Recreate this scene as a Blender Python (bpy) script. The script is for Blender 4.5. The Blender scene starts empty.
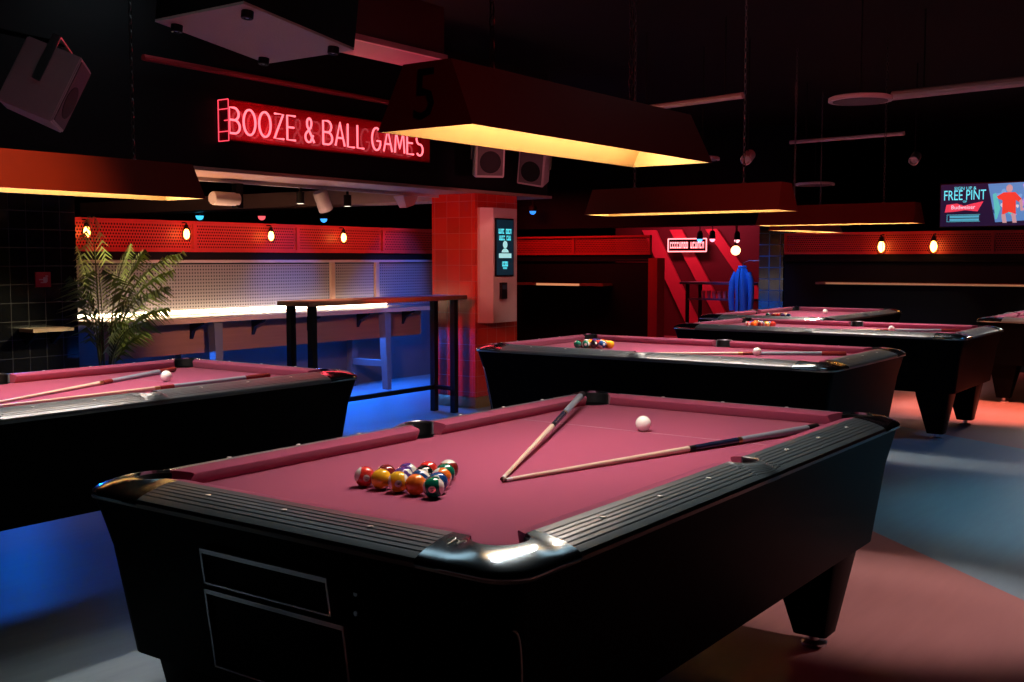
import bpy, bmesh, math, random
from mathutils import Vector, Matrix
R = math.radians
rnd = random.Random(7)
S = bpy.context.scene
COL = S.collection
# ------------------------------------------------------------------ camera, world, exposure
cd = bpy.data.cameras.new('camera'); cam = bpy.data.objects.new('camera', cd); COL.objects.link(cam)
cam.location = (-2.990, -1.948, 1.480)
cam.rotation_euler = (R(90) - 0.0745, 0.0, 0.625 - R(90))
cd.sensor_width = 36.0; cd.lens = 1092.8 * 36.0 / 1024.0; cd.clip_start = .05; cd.clip_end = 80
S.camera = cam
w = bpy.data.worlds.new('world'); S.world = w; w.use_nodes = True
w.node_tree.nodes['Background'].inputs[0].default_value = (.25, .3, .5, 1)
w.node_tree.nodes['Background'].inputs[1].default_value = .0
vs = S.view_settings
vs.view_transform = 'Standard'; vs.look = 'None'; vs.exposure = 0.0; vs.gamma = 1.0; vs.use_curve_mapping = False

def light(name, kind, loc, target, power, color, size=.2, size_y=None, spot=60, blend=.3, spread=180):
    l = bpy.data.lights.new(name, kind); l.energy = power; l.color = color
    if kind == 'AREA':
        l.shape = 'RECTANGLE' if size_y else 'SQUARE'
        l.size = size
        if size_y: l.size_y = size_y
        l.spread = R(spread)
    else:
        l.shadow_soft_size = size
    if kind == 'SPOT': l.spot_size = R(spot); l.spot_blend = blend
    o = bpy.data.objects.new(name, l); COL.objects.link(o); o.location = loc
    d = Vector(target) - Vector(loc)
    o.rotation_euler = d.to_track_quat('-Z', 'Y').to_euler()
    return o

BLUE = (.008, .16, 1.0); RED = (1.0, .06, .07); COOL = (.62, .86, 1.0); WARM = (1.0, .62, .34)
# blue house spots over the bar corner, and the blue strip under its counter
light('blue_spot', 'SPOT', (5.75, 6.1, 3.1), (5.2, 5.9, 0), 380, BLUE, .06, spot=75, blend=.6)
light('blue_spot', 'SPOT', (7.2, 5.2, 3.0), (6.9, 6.5, 0), 320, BLUE, .06, spot=60, blend=.6)
light('blue_spot', 'SPOT', (1.3, 5.6, 1.1), (.8, 3.6, 0), 45, BLUE, .06, spot=110, blend=.6)
light('blue_wall_spot', 'SPOT', (5.5, 5.9, 2.3), (5.35, 7.15, 1.32), 60, BLUE, .04, spot=42, blend=.7)
light('blue_wall_spot', 'SPOT', (7.5, 6.0, 2.3), (7.15, 7.15, 1.2), 80, BLUE, .04, spot=50, blend=.7)
light('blue_under_counter', 'AREA', (5.0, 6.92, .56), (5.0, 5.2, -.3), 65, BLUE, 4.2, .05)
# red house light on the beam sign, pillar, speakers and mesh band
light('red_spot', 'SPOT', (3.2, 3.9, 1.55), (5.56, 4.95, 1.15), 130, (1, .09, .04), .08, spot=56, blend=.7)
light('red_wash', 'AREA', (5.0, 6.4, 1.98), (5.0, 7.1, 1.74), 4.6, (1, .13, .09), 4.5, .08, spread=50)
light('red_spot', 'SPOT', (.6, 1.6, 3.2), (.8, 4.0, 2.5), 5, (1, .16, .2), .1, spot=75, blend=.5)
light('warm_beam_spot', 'SPOT', (2.3, 5.2, 1.2), (2.6, 4.8, 2.2), 100, (1, .5, .26), .05, spot=120, blend=.6)
# cool and orange pools of light on the floor to the right
light('cool_floor_spot', 'SPOT', (4.2, -2.2, 3.2), (4.0, -1.2, 0), 230, (.24, .70, 1.0), .15, spot=46, blend=.7)
light('shade_red_fill', 'SPOT', (-2.2, -3.6, 3.2), (.1, 0, 1.95), 50, (1, .05, .05), .1, spot=34, blend=.5)  # added red spots without fittings, they lift the dark lamp shades
light('shade_red_fill', 'SPOT', (1.2, -1.6, 3.2), (5.2, 1.45, 1.9), 150, (1, .05, .05), .1, spot=34, blend=.5)
for p in ((3.1, .3, 3.42), (.2, 2.1, 3.42), (1.6, 4.1, 3.42)):
    light('rail_sheen_fill', 'AREA', p, (p[0], p[1], 0), 2.0, (.70, .90, 1.0), .75)  # unseen soft panels added so the rails catch a cool sheen
light('orange_floor_spot', 'SPOT', (7.6, -1.2, 3.2), (8.45, .35, 0), 1700, (1, .34, .2), .06, spot=38, blend=.9)
light('rose_floor_fill', 'SPOT', (8.1, 1.3, 3.3), (7.9, 1.1, 0), 170, (1, .66, .72), .06, spot=42, blend=.7)  # added spot standing in for the table lamps' spill
light('blue_floor_spot', 'SPOT', (6.2, -2.5, 3.2), (5.8, -.1, 0), 120, (.12, .45, 1.0), .1, spot=40, blend=.7)
light('pink_floor_spot', 'SPOT', (2.2, -2.2, 3.3), (1.75, -.62, 0), 350, (1, .85, .85), .04, spot=28, blend=.85)
light('red_floor_spot', 'SPOT', (1.5, -2.6, 3.2), (1.3, -.6, 0), 12, (1, .12, .12), .1, spot=50, blend=.8)
# ------------------------------------------------------------------ materials
MATS = {}
def nodes_of(name):
    m = bpy.data.materials.new(name); m.use_nodes = True
    nt = m.node_tree; b = nt.nodes['Principled BSDF']
    return m, nt, b
def mat(name, col, rough=.5, metal=0., spec=.5, emit=None, es=1., var=.08, scale=12., bump=0., coat=0.):
    if name in MATS: return MATS[name]
    m, nt, b = nodes_of(name)
    b.inputs['Roughness'].default_value = rough; b.inputs['Metallic'].default_value = metal
    b.inputs['Specular IOR Level'].default_value = spec
    b.inputs['Coat Weight'].default_value = coat
    tc = nt.nodes.new('ShaderNodeTexCoord'); n = nt.nodes.new('ShaderNodeTexNoise')
    n.inputs['Scale'].default_value = scale; n.inputs['Detail'].default_value = 3
    nt.links.new(tc.outputs['Object'], n.inputs['Vector'])
    mx = nt.nodes.new('ShaderNodeMix'); mx.data_type = 'RGBA'
    mx.inputs[6].default_value = (*[c * (1 - var) for c in col], 1)
    mx.inputs[7].default_value = (*[min(1, c * (1 + var)) for c in col], 1)
    nt.links.new(n.outputs['Fac'], mx.inputs[0]); nt.links.new(mx.outputs[2], b.inputs['Base Color'])
    if bump:
        bp = nt.nodes.new('ShaderNodeBump'); bp.inputs['Strength'].default_value = bump
        bp.inputs['Distance'].default_value = .01
        nt.links.new(n.outputs['Fac'], bp.inputs['Height']); nt.links.new(bp.outputs[0], b.inputs['Normal'])
    if emit:
        b.inputs['Emission Color'].default_value = (*emit, 1); b.inputs['Emission Strength'].default_value = es
    MATS[name] = m
    return m

def math_node(nt, op, a, b=None, c=None):
    n = nt.nodes.new('ShaderNodeMath'); n.operation = op
    for i, v in enumerate((a, b, c)):
        if v is None: continue
        if isinstance(v, (int, float)): n.inputs[i].default_value = v
        else: nt.links.new(v, n.inputs[i])
    return n.outputs[0]
def obj_xyz(nt):
    tc = nt.nodes.new('ShaderNodeTexCoord'); s = nt.nodes.new('ShaderNodeSeparateXYZ')
    nt.links.new(tc.outputs['Object'], s.inputs[0]); return s.outputs
def mix_rgb(nt, fac, a, b):
    mx = nt.nodes.new('ShaderNodeMix'); mx.data_type = 'RGBA'
    if isinstance(fac, (int, float)): mx.inputs[0].default_value = fac
    else: nt.links.new(fac, mx.inputs[0])
    for i, v in ((6, a), (7, b)):
        if isinstance(v, tuple): mx.inputs[i].default_value = (*v, 1)
        else: nt.links.new(v, mx.inputs[i])
    return mx.outputs[2]
def holes(nt, u, v, step, rad, stagger):
    """1 inside a round hole of a regular grid"""
    vv = math_node(nt, 'DIVIDE', v, step); uu = math_node(nt, 'DIVIDE', u, step)
    if stagger:
        row = math_node(nt, 'FLOOR', vv)
        uu = math_node(nt, 'ADD', uu, math_node(nt, 'MULTIPLY', math_node(nt, 'MODULO', row, 2.0), .5))
    a = math_node(nt, 'SUBTRACT', math_node(nt, 'FRACT', uu), .5)
    b = math_node(nt, 'SUBTRACT', math_node(nt, 'FRACT', vv), .5)
    d = math_node(nt, 'SQRT', math_node(nt, 'ADD', math_node(nt, 'MULTIPLY', a, a), math_node(nt, 'MULTIPLY', b, b)))
    return math_node(nt, 'LESS_THAN', d, rad / step)
def mat_pegboard():
    m, nt, b = nodes_of('pegboard'); x, y, z = obj_xyz(nt)
    h = holes(nt, x, z, .034, .0085, False)
    nt.links.new(mix_rgb(nt, h, (.26, .235, .235), (.02, .02, .024)), b.inputs['Base Color'])
    b.inputs['Roughness'].default_value = .55
    return m
def mat_mesh(name, col):
    m, nt, b = nodes_of(name); x, y, z = obj_xyz(nt)
    h = holes(nt, x, z, .030, .0098, True)
    b.inputs['Base Color'].default_value = (*col, 1); b.inputs['Roughness'].default_value = .45
    nt.links.new(math_node(nt, 'SUBTRACT', 1.0, h), b.inputs['Alpha'])
    return m
def mat_tiles(name, col, grout, step, rough, gw=.006, spec=.5):
    """square glazed tiles; picks the two face axes from the normal"""
    m, nt, b = nodes_of(name); x, y, z = obj_xyz(nt)
    u = math_node(nt, 'ADD', x, y)
    g = None
    for c in (u, z):
        f = math_node(nt, 'FRACT', math_node(nt, 'DIVIDE', c, step))
        d = math_node(nt, 'ABSOLUTE', math_node(nt, 'SUBTRACT', f, .5))
        k = math_node(nt, 'GREATER_THAN', d, .5 - gw / step / 2)
        g = k if g is None else math_node(nt, 'MAXIMUM', g, k)
    n = nt.nodes.new('ShaderNodeTexWhiteNoise'); n.noise_dimensions = '3D'
    cv = nt.nodes.new('ShaderNodeCombineXYZ')
    nt.links.new(math_node(nt, 'FLOOR', math_node(nt, 'DIVIDE', u, step)), cv.inputs[0])
    nt.links.new(math_node(nt, 'FLOOR', math_node(nt, 'DIVIDE', z, step)), cv.inputs[2])
    nt.links.new(cv.outputs[0], n.inputs['Vector'])
    c2 = mix_rgb(nt, n.outputs['Value'], col, tuple(c * .72 for c in col))
    nt.links.new(mix_rgb(nt, g, c2, grout), b.inputs['Base Color'])
    nt.links.new(math_node(nt, 'ADD', rough, math_node(nt, 'MULTIPLY', g, .4)), b.inputs['Roughness'])
    b.inputs['Specular IOR Level'].default_value = spec
    bp = nt.nodes.new('ShaderNodeBump'); bp.inputs['Strength'].default_value = .5; bp.inputs['Distance'].default_value = .004
    nt.links.new(math_node(nt, 'SUBTRACT', 1.0, g), bp.inputs['Height']); nt.links.new(bp.outputs[0], b.inputs['Normal'])
    return m
def mat_wood(name, c1, c2, rough=.4, axis=0):
    m, nt, b = nodes_of(name)
    tc = nt.nodes.new('ShaderNodeTexCoord'); mp = nt.nodes.new('ShaderNodeMapping')
    sc = [14., 14., 14.]; sc[axis] = .9; mp.inputs['Scale'].default_value = sc
    n = nt.nodes.new('ShaderNodeTexNoise'); n.inputs['Scale'].default_value = 2.2; n.inputs['Detail'].default_value = 5
    nt.links.new(tc.outputs['Object'], mp.inputs[0]); nt.links.new(mp.outputs[0], n.inputs['Vector'])
    nt.links.new(mix_rgb(nt, n.outputs['Fac'], c1, c2), b.inputs['Base Color']); b.inputs['Roughness'].default_value = rough
    return m
def mat_cloth(name, col):
    m, nt, b = nodes_of(name)
    tc = nt.nodes.new('ShaderNodeTexCoord'); n = nt.nodes.new('ShaderNodeTexNoise')
    n.inputs['Scale'].default_value = 700; n.inputs['Detail'].default_value = 2
    nt.links.new(tc.outputs['Object'], n.inputs['Vector'])
    nt.links.new(mix_rgb(nt, n.outputs['Fac'], tuple(c * .8 for c in col), tuple(c * 1.2 for c in col)), b.inputs['Base Color'])
    b.inputs['Roughness'].default_value = .95; b.inputs['Specular IOR Level'].default_value = .1
    b.inputs['Sheen Weight'].default_value = .15
    return m
def mat_floor():
    m, nt, b = nodes_of('vinyl floor'); x, y, z = obj_xyz(nt)
    # a terracotta-pink wedge laid into grey vinyl
    e1 = math_node(nt, 'ADD', math_node(nt, 'MULTIPLY', math_node(nt, 'SUBTRACT', x, 2.88), -.740), math_node(nt, 'MULTIPLY', math_node(nt, 'ADD', y, .162), .672))
    k = math_node(nt, 'MULTIPLY', math_node(nt, 'GREATER_THAN', e1, 0.0), math_node(nt, 'LESS_THAN', y, .75))
    # pink light by the far tables, painted in as a second patch
    e2 = math_node(nt, 'SUBTRACT', math_node(nt, 'ADD', x, math_node(nt, 'MULTIPLY', y, -.55)), 6.35)
    k2 = math_node(nt, 'MULTIPLY', math_node(nt, 'GREATER_THAN', e2, 0.0), math_node(nt, 'GREATER_THAN', y, -2.5))
    k = math_node(nt, 'MAXIMUM', k, k2)
    tc = nt.nodes.new('ShaderNodeTexCoord')
    mp = nt.nodes.new('ShaderNodeMapping'); mp.inputs['Rotation'].default_value = (0, 0, .63); mp.inputs['Scale'].default_value = (1.2, 9, 1)
    n = nt.nodes.new('ShaderNodeTexNoise'); n.inputs['Scale'].default_value = 2.5; n.inputs['Detail'].default_value = 6; n.inputs['Roughness'].default_value = .6
    nt.links.new(tc.outputs['Object'], mp.inputs[0]); nt.links.new(mp.outputs[0], n.inputs['Vector'])
    grey = mix_rgb(nt, n.outputs['Fac'], (.15, .21, .25), (.25, .34, .38))
    pink = mix_rgb(nt, n.outputs['Fac'], (.34, .13, .12), (.46, .20, .18))
    nt.links.new(mix_rgb(nt, k, grey, pink), b.inputs['Base Color'])
    nt.links.new(math_node(nt, 'ADD', .36, math_node(nt, 'MULTIPLY', n.outputs['Fac'], .2)), b.inputs['Roughness'])
    b.inputs['Specular IOR Level'].default_value = .22
    return m
def mat_ball(name, col, stripe):
    m, nt, b = nodes_of(name); x, y, z = obj_xyz(nt)
    white = (.78, .74, .66)
    base = (*col,) if not stripe else None
    if stripe:
        k = math_node(nt, 'LESS_THAN', math_node(nt, 'ABSOLUTE', z), .0190)
        c = mix_rgb(nt, k, white, col)
    else:
        c = mix_rgb(nt, 0.0, col, col)
    dot = math_node(nt, 'GREATER_THAN', math_node(nt, 'ABSOLUTE', x), .0274)
    nt.links.new(mix_rgb(nt, dot, c, white), b.inputs['Base Color'])
    b.inputs['Roughness'].default_value = .08; b.inputs['Coat Weight'].default_value = .4
    return m

M = dict(
 black=mat('black laminate', (.0011, .0011, .0013), .45, spec=.035),
 rail=mat('fluted black rail with sheen', (.066, .092, .104), .36, spec=.9),  # part of the black rail's teal sheen is put into this colour
 cap=mat('dark chrome corner', (.42, .54, .60), .17, 1.),
 chrome=mat('chrome', (.70, .72, .76), .28, 1.),
 steel=mat('dull steel', (.42, .42, .42), .35, 1.),
 cloth=mat_cloth('claret cloth', (.31, .055, .112)),
 bluecloth=mat('black pocket leather', (.006, .006, .007), .6, spec=.3),
 sight=mat('pearl sight', (.8, .8, .76), .25),
 dark=mat('black paint', (.004, .004, .005), .6, spec=.2),
 darkwall=mat('black wall paint', (.006, .006, .007), .8, spec=.1),
 shade=mat('dark red shade enamel', (.15, .018, .009), .5, spec=.25),
 shadein=mat('yellow shade lining', (.44, .235, .055), .6),
 tube=mat('fluorescent tube', (.9, .9, .9), .4, emit=(1, .93, .8), es=14.),
 numeral=mat('black numeral', (.002, .002, .002), .6, spec=.1),
 chain=mat('chain steel', (.14, .13, .13), .4, 1.),
 maple=mat_wood('maple shaft', (.62, .47, .33), (.70, .56, .42), .3),
 navy=mat('navy cue butt', (.012, .018, .05), .15),
 grip=mat('pale grey cue grip', (.24, .29, .34), .3),
 redcue=mat('red cue butt', (.22, .03, .025), .2),
 ferrule=mat('white ferrule', (.75, .73, .68), .3),
 leather=mat('cue tip leather', (.10, .04, .03), .8),
 brass=mat('brass', (.5, .33, .12), .3, 1.),
 redtile=mat_tiles('red glazed tile', (.55, .035, .02), (.42, .09, .07), .158, .22, .005),
 blacktile=mat_tiles('black glazed tile', (.006, .006, .008), (.010, .007, .008), .158, .15),
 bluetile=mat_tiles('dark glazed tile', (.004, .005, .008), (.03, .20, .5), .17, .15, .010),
 redframe=mat('red painted steel', (.42, .03, .028), .4),
 redmesh=mat_mesh('red perforated steel', (.45, .035, .03)),
 peg=mat_pegboard(),
 wood=mat_wood('brown counter wood', (.20, .095, .06), (.29, .14, .09), .38),
 woodedge=mat_wood('pale counter edge', (.42, .27, .18), (.52, .35, .24), .4),
 led=mat('warm strip', (1, 1, 1), .4, emit=(1, .78, .5), es=10.),
 whitecab=mat('off white cabinet', (.42, .38, .38), .55),
 grille=mat('grey speaker grille', (.10, .08, .085), .7, bump=.4, scale=160),
 bulb=mat('glowing filament bulb', (1, .7, .3), .3, emit=(1, .42, .08), es=14.),
 glass=None,
 pillarbase=mat('worn brass skirting', (.42, .26, .12), .35, .8),
 grey=mat('perforated grey plate', (.38, .33, .30), .6, bump=.3, scale=90),
 kiosk=mat('cream painted steel', (.50, .40, .38), .4),
)
def mat_glass():
    m, nt, b = nodes_of('clear glass'); b.inputs['Transmission Weight'].default_value = 1.; b.inputs['Roughness'].default_value = .02
    b.inputs['Base Color'].default_value = (1, .97, .92, 1); b.inputs['IOR'].default_value = 1.2
    return m
M['glass'] = mat_glass()
def emit_mat(name, col, s): return mat(name, tuple(min(1, c) * .6 for c in col), .4, emit=col, es=s, var=0)

# ------------------------------------------------------------------ mesh helpers
def new_bm(): return bmesh.new()
def obj(name, bm, m=None, parent=None, sharp=35, loc=None):
    me = bpy.data.meshes.new(name)
    bmesh.ops.recalc_face_normals(bm, faces=bm.faces[:]); bm.to_mesh(me); bm.free()
    for mm in (m if isinstance(m, (list, tuple)) else [m]):
        if mm: me.materials.append(mm)
    if sharp:
        me.polygons.foreach_set('use_smooth', [True] * len(me.polygons)); me.set_sharp_from_angle(angle=R(sharp))
    o = bpy.data.objects.new(name, me); COL.objects.link(o)
    if parent: o.parent = parent
    if loc: o.location = loc
    return o
def tag(o, label=None, cat=None, group=None, kind=None):
    if label: o['label'] = label
    if cat: o['category'] = cat
    if group: o['group'] = group
    if kind: o['kind'] = kind
    return o
def thing(name, label, cat, loc=(0, 0, 0), rz=0, group=None):
    o = bpy.data.objects.new(name, None); COL.objects.link(o); o.empty_display_size = .1
    o.location = loc; o.rotation_euler = (0, 0, rz)
    return tag(o, label, cat, group)
def struct(name, bm, m, label=None, sharp=35):
    o = obj(name, bm, m, None, sharp); tag(o, label, None, None, 'structure'); return o
def copy_tree(o, parent=None):
    c = o.copy(); COL.objects.link(c); c.parent = parent
    for ch in list(o.children): copy_tree(ch, c)
    return c
def box(bm, lo, hi, mi=0, bevel=0.):
    r = bmesh.ops.create_cube(bm, size=1.0)
    vs_ = r['verts']
    for v in vs_:
        v.co = Vector([(lo[i] + hi[i]) / 2 + v.co[i] * (hi[i] - lo[i]) for i in range(3)])
    fs = set(f for v in vs_ for f in v.link_faces)
    for f in fs: f.material_index = mi
    if bevel:
        es = list(set(e for v in vs_ for e in v.link_edges))
        rr = bmesh.ops.bevel(bm, geom=es, offset=bevel, segments=2, profile=.5, affect='EDGES')
        for f in rr['faces']: f.material_index = mi
    return vs_
def loft(bm, rings, closed=True, cap=True, mi=0):
    """rings: lists of equal-length point lists"""
    vr = [[bm.verts.new(p) for p in r] for r in rings]
    n = len(vr[0])
    for a, b in zip(vr, vr[1:]):
        for i in range(n if closed else n - 1):
            j = (i + 1) % n
            try: f = bm.faces.new((a[i], a[j], b[j], b[i])); f.material_index = mi
            except ValueError: pass
    if cap and closed:
        for r in (vr[0], vr[-1]):
            try: f = bm.faces.new(r); f.material_index = mi
            except ValueError: pass
    return vr
def frame_of(d):
    d = Vector(d).normalized(); up = Vector((0, 0, 1)) if abs(d.z) < .95 else Vector((1, 0, 0))
    a = d.cross(up).normalized(); return a, d.cross(a).normalized()
def tube(bm, pts, r, seg=8, cap=True, mi=0, closed=False):
    pts = [Vector(p) for p in pts]; rs = r if isinstance(r, (list, tuple)) else [r] * len(pts)
    rings = []; a = None
    for i, p in enumerate(pts):
        if closed: d = pts[(i + 1) % len(pts)] - pts[i - 1]
        else: d = pts[min(i + 1, len(pts) - 1)] - pts[max(i - 1, 0)]
        d.normalize()
        if a is None: a, b = frame_of(d)
        else:
            a = (a - d * a.dot(d)).normalized(); b = d.cross(a)
        rings.append([p + (a * math.cos(t) + b * math.sin(t)) * rs[i] for t in [2 * math.pi * k / seg for k in range(seg)]])
    if closed: rings.append(rings[0]); 
    if closed:
        vr = [[bm.verts.new(p) for p in rr] for rr in rings[:-1]]
        for i in range(len(vr)):
            A, B = vr[i], vr[(i + 1) % len(vr)]
            for k in range(seg):
                j = (k + 1) % seg; f = bm.faces.new((A[k], A[j], B[j], B[k])); f.material_index = mi
    else: loft(bm, rings, True, cap, mi)
def lathe(bm, prof, c=(0, 0, 0), seg=24, mi=0, cap=True, axis='z'):
    rings = []
    for r, h in prof:
        ring = []
        for k in range(seg):
            t = 2 * math.pi * k / seg
            x, y, z = r * math.cos(t), r * math.sin(t), h
            if axis == 'x': x, y, z = z, x, y
            if axis == 'y': x, y, z = x, z, y
            ring.append((c[0] + x, c[1] + y, c[2] + z))
        rings.append(ring)
    loft(bm, rings, True, cap, mi)
def prism(bm, poly, z0, z1, mi=0):
    loft(bm, [[(x, y, z0) for x, y in poly], [(x, y, z1) for x, y in poly]], True, True, mi)
def rrect(hx, hy, r, n=5):
    p = []
    for cx, cy, a0 in ((hx - r, hy - r, 0), (-hx + r, hy - r, 90), (-hx + r, -hy + r, 180), (hx - r, -hy + r, 270)):
        for k in range(n + 1):
            t = R(a0 + 90 * k / n); p.append((cx + r * math.cos(t), cy + r * math.sin(t)))
    return p
def sphere(bm, c, r, u=20, v=12, mi=0):
    rr = bmesh.ops.create_uvsphere(bm, u_segments=u, v_segments=v, radius=r)
    for x in rr['verts']: x.co += Vector(c)
    for f in set(f for x in rr['verts'] for f in x.link_faces): f.material_index = mi
def text_bm(txt, size, extrude=.001, ax='center', sx=1.):
    cu = bpy.data.curves.new('t', 'FONT'); cu.body = txt; cu.size = size; cu.extrude = extrude
    cu.align_x = 'CENTER'; cu.align_y = 'CENTER'; cu.resolution_u = 2
    o = bpy.data.objects.new('t', cu); COL.objects.link(o)
    me = bpy.data.meshes.new_from_object(o)
    bpy.data.objects.remove(o); bpy.data.curves.remove(cu)
    bm = bmesh.new(); bm.from_mesh(me); bpy.data.meshes.remove(me)
    for v in bm.verts: v.co.x *= sx
    return bm
def xform(bm, mtx):
    for v in bm.verts: v.co = mtx @ v.co
    return bm
FACE_Y = Matrix(((1, 0, 0), (0, 0, -1), (0, 1, 0))).to_4x4()      # text plane xy -> faces -y
FACE_X = Matrix(((0, 0, -1), (-1, 0, 0), (0, 1, 0))).to_4x4()     # text plane xy -> faces -x, reading towards -y

# ------------------------------------------------------------------ the room
X0, X1, Y0, Y1, ZC = -6., 19., -6.5, 14., 3.45
bm = new_bm(); box(bm, (X0, Y0, -.1), (X1, Y1, 0)); struct('floor', bm, mat_floor(), 'polished grey vinyl floor with a pink wedge and painted pink light', 0)
bm = new_bm(); box(bm, (X0, Y0, ZC), (X1, Y1, ZC + .1)); struct('ceiling', bm, M['darkwall'], 'black ceiling', 0)
for nm, lo, hi in (('wall_left', (X0 - .1, Y0, 0), (X0, Y1, ZC)), ('wall_far', (X1, Y0, 0), (X1 + .1, Y1, ZC)),
                   ('wall_right', (X0, Y0 - .1, 0), (X1, Y0, ZC)), ('wall_back', (X0, Y1, 0), (X1, Y1 + .1, ZC))):
    bm = new_bm(); box(bm, lo, hi); struct(nm, bm, M['darkwall'], 'black painted wall', 0)
# red tiled pillar under the beam
bm = new_bm(); box(bm, (5.56, 4.67, 0), (6.27, 5.22, 2.13)); struct('wall_pillar', bm, M['redtile'], 'square pillar clad in glossy red tiles', 0)
bm = new_bm(); box(bm, (5.545, 4.655, 0), (6.285, 5.235, .11), bevel=.004); struct('baseboard_pillar', bm, M['pillarbase'], 'worn metal skirting round the red tiled pillar')
# beam along the room with a pale soffit, and the cross beam running back from it
bm = new_bm(); box(bm, (-2.2, 4.68, 2.16), (6.85, 5.24, ZC)); struct('trim_1', bm, M['dark'], 'black boxed beam carrying the neon sign', 0)
bm = new_bm(); box(bm, (-2.2, 4.62, 2.13), (6.85, 5.24, 2.16), bevel=.004)
struct('trim_2', bm, mat('tan soffit', (.34, .22, .17), .5), 'tan soffit board under the black beam')
bm = new_bm(); box(bm, (6.3, 5.24, 2.12), (6.75, 12.5, 2.30), bevel=.004); struct('trim_3', bm, mat('tan soffit', (.34, .22, .17), .5), 'cross beam running back from the pillar')
# black tiled wall at the left
bm = new_bm(); box(bm, (-1.5, 6.95, 0), (2.68, 7.25, ZC)); struct('wall_tiled', bm, M['blacktile'], 'black tiled wall behind the palm', 0)
# tiled column at the mouth of the far bay
bm = new_bm(); box(bm, (12.5, 4.28, 0), (12.95, 4.66, 2.0)); struct('wall_column', bm, M['bluetile'], 'dark tiled column with blue joints', 0)

bm = new_bm(); box(bm, (12.56, 4.2, 2.0), (12.86, 9.6, ZC)); struct('trim_4', bm, M['darkwall'], 'black header over the far bay', 0)
# ------------------------------------------------------------------ pool table
BED, LX, WY, OX, OY = .84, 1.12, .56, 1.298, .733
def rail_profile(d):
    """height above floor at distance d inside the outer edge"""
    pts = ((0, .850), (.004, .858), (.012, .863), (.03, .870), (.06, .879), (.10, .8865), (.13, .889), (.3, .889))
    for (a, za), (b, zb) in zip(pts, pts[1:]):
        if d <= b: return za + (zb - za) * (d - a) / (b - a)
    return .889
def CAPZ(t):
    return rail_profile(.13 * t)
GRV = (.020, .032, .044, .056, .068, .080)
def rail_ts(width, groove):
    ds = {0, .004, .012, .03, .05, .075, .10, width}
    if groove:
        for g in GRV: ds |= {g - .0018, g, g + .0018}
    return sorted(d for d in ds if d <= width)
def sweep_rail(bm, pairs, groove, skirt, plate=False):
    """pairs: (inner xy, outer xy) stations along the rail"""
    wmin = .10 if groove and not plate else .13
    ds = rail_ts(wmin, groove)
    rings = []
    for (ix, iy), (ox, oy) in pairs:
        wd = math.hypot(ox - ix, oy - iy); pr = []
        pr.append((ox + (ix - ox) * .03, oy + (iy - oy) * .03, .842 if skirt else .838))
        if skirt: pr.append((ox, oy, .845))
        for d in ds:
            f = d / wmin
            dd = d if wd >= wmin else d * wd / wmin
            t = d / wmin
            x, y = ox + (ix - ox) * t, oy + (iy - oy) * t
            z = rail_profile(wd * t) if groove and not plate else CAPZ(t)
            if groove and any(abs(d - g) < 1e-6 for g in GRV): z -= .0022
            pr.append((x, y, z))
        pr.append((ix, iy, .842)); rings.append(pr)
    loft(bm, rings, False, False)
    for e in (rings[0], rings[-1]):
        vs_ = [bm.verts.new(p) for p in e]; bm.faces.new(vs_)
def cushion(bm, p0, p1, n, c0, c1):
    """nose from p0 to p1, inward normal n; c0,c1 how far the back runs on past the nose ends"""
    p0, p1, n = Vector((*p0, 0)), Vector((*p1, 0)), Vector((*n, 0))
    d = (p1 - p0).normalized(); rings = []
    for p, c, s in ((p0, c0, -1), (p1, c1, 1)):
        prof = []
        for u, z in ((0.0, .874), (.0, .878), (.006, .882), (.05, .8885), (.05, .842), (.018, .842)):
            q = p - n * u + d * s * c * (u / .05); prof.append((q.x, q.y, z))
        rings.append(prof)
    loft(bm, rings, True, True)
def arc(cx, cy, r, a0, a1, n): return [(cx + r * math.cos(R(a0 + (a1 - a0) * k / n)), cy + r * math.sin(R(a0 + (a1 - a0) * k / n))) for k in range(n + 1)]
CPX, CPY, CPR = 1.145, .585, .066         # corner pocket centre (quarter) and radius
SPY, SPR = .624, .054                     # side pocket
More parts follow.
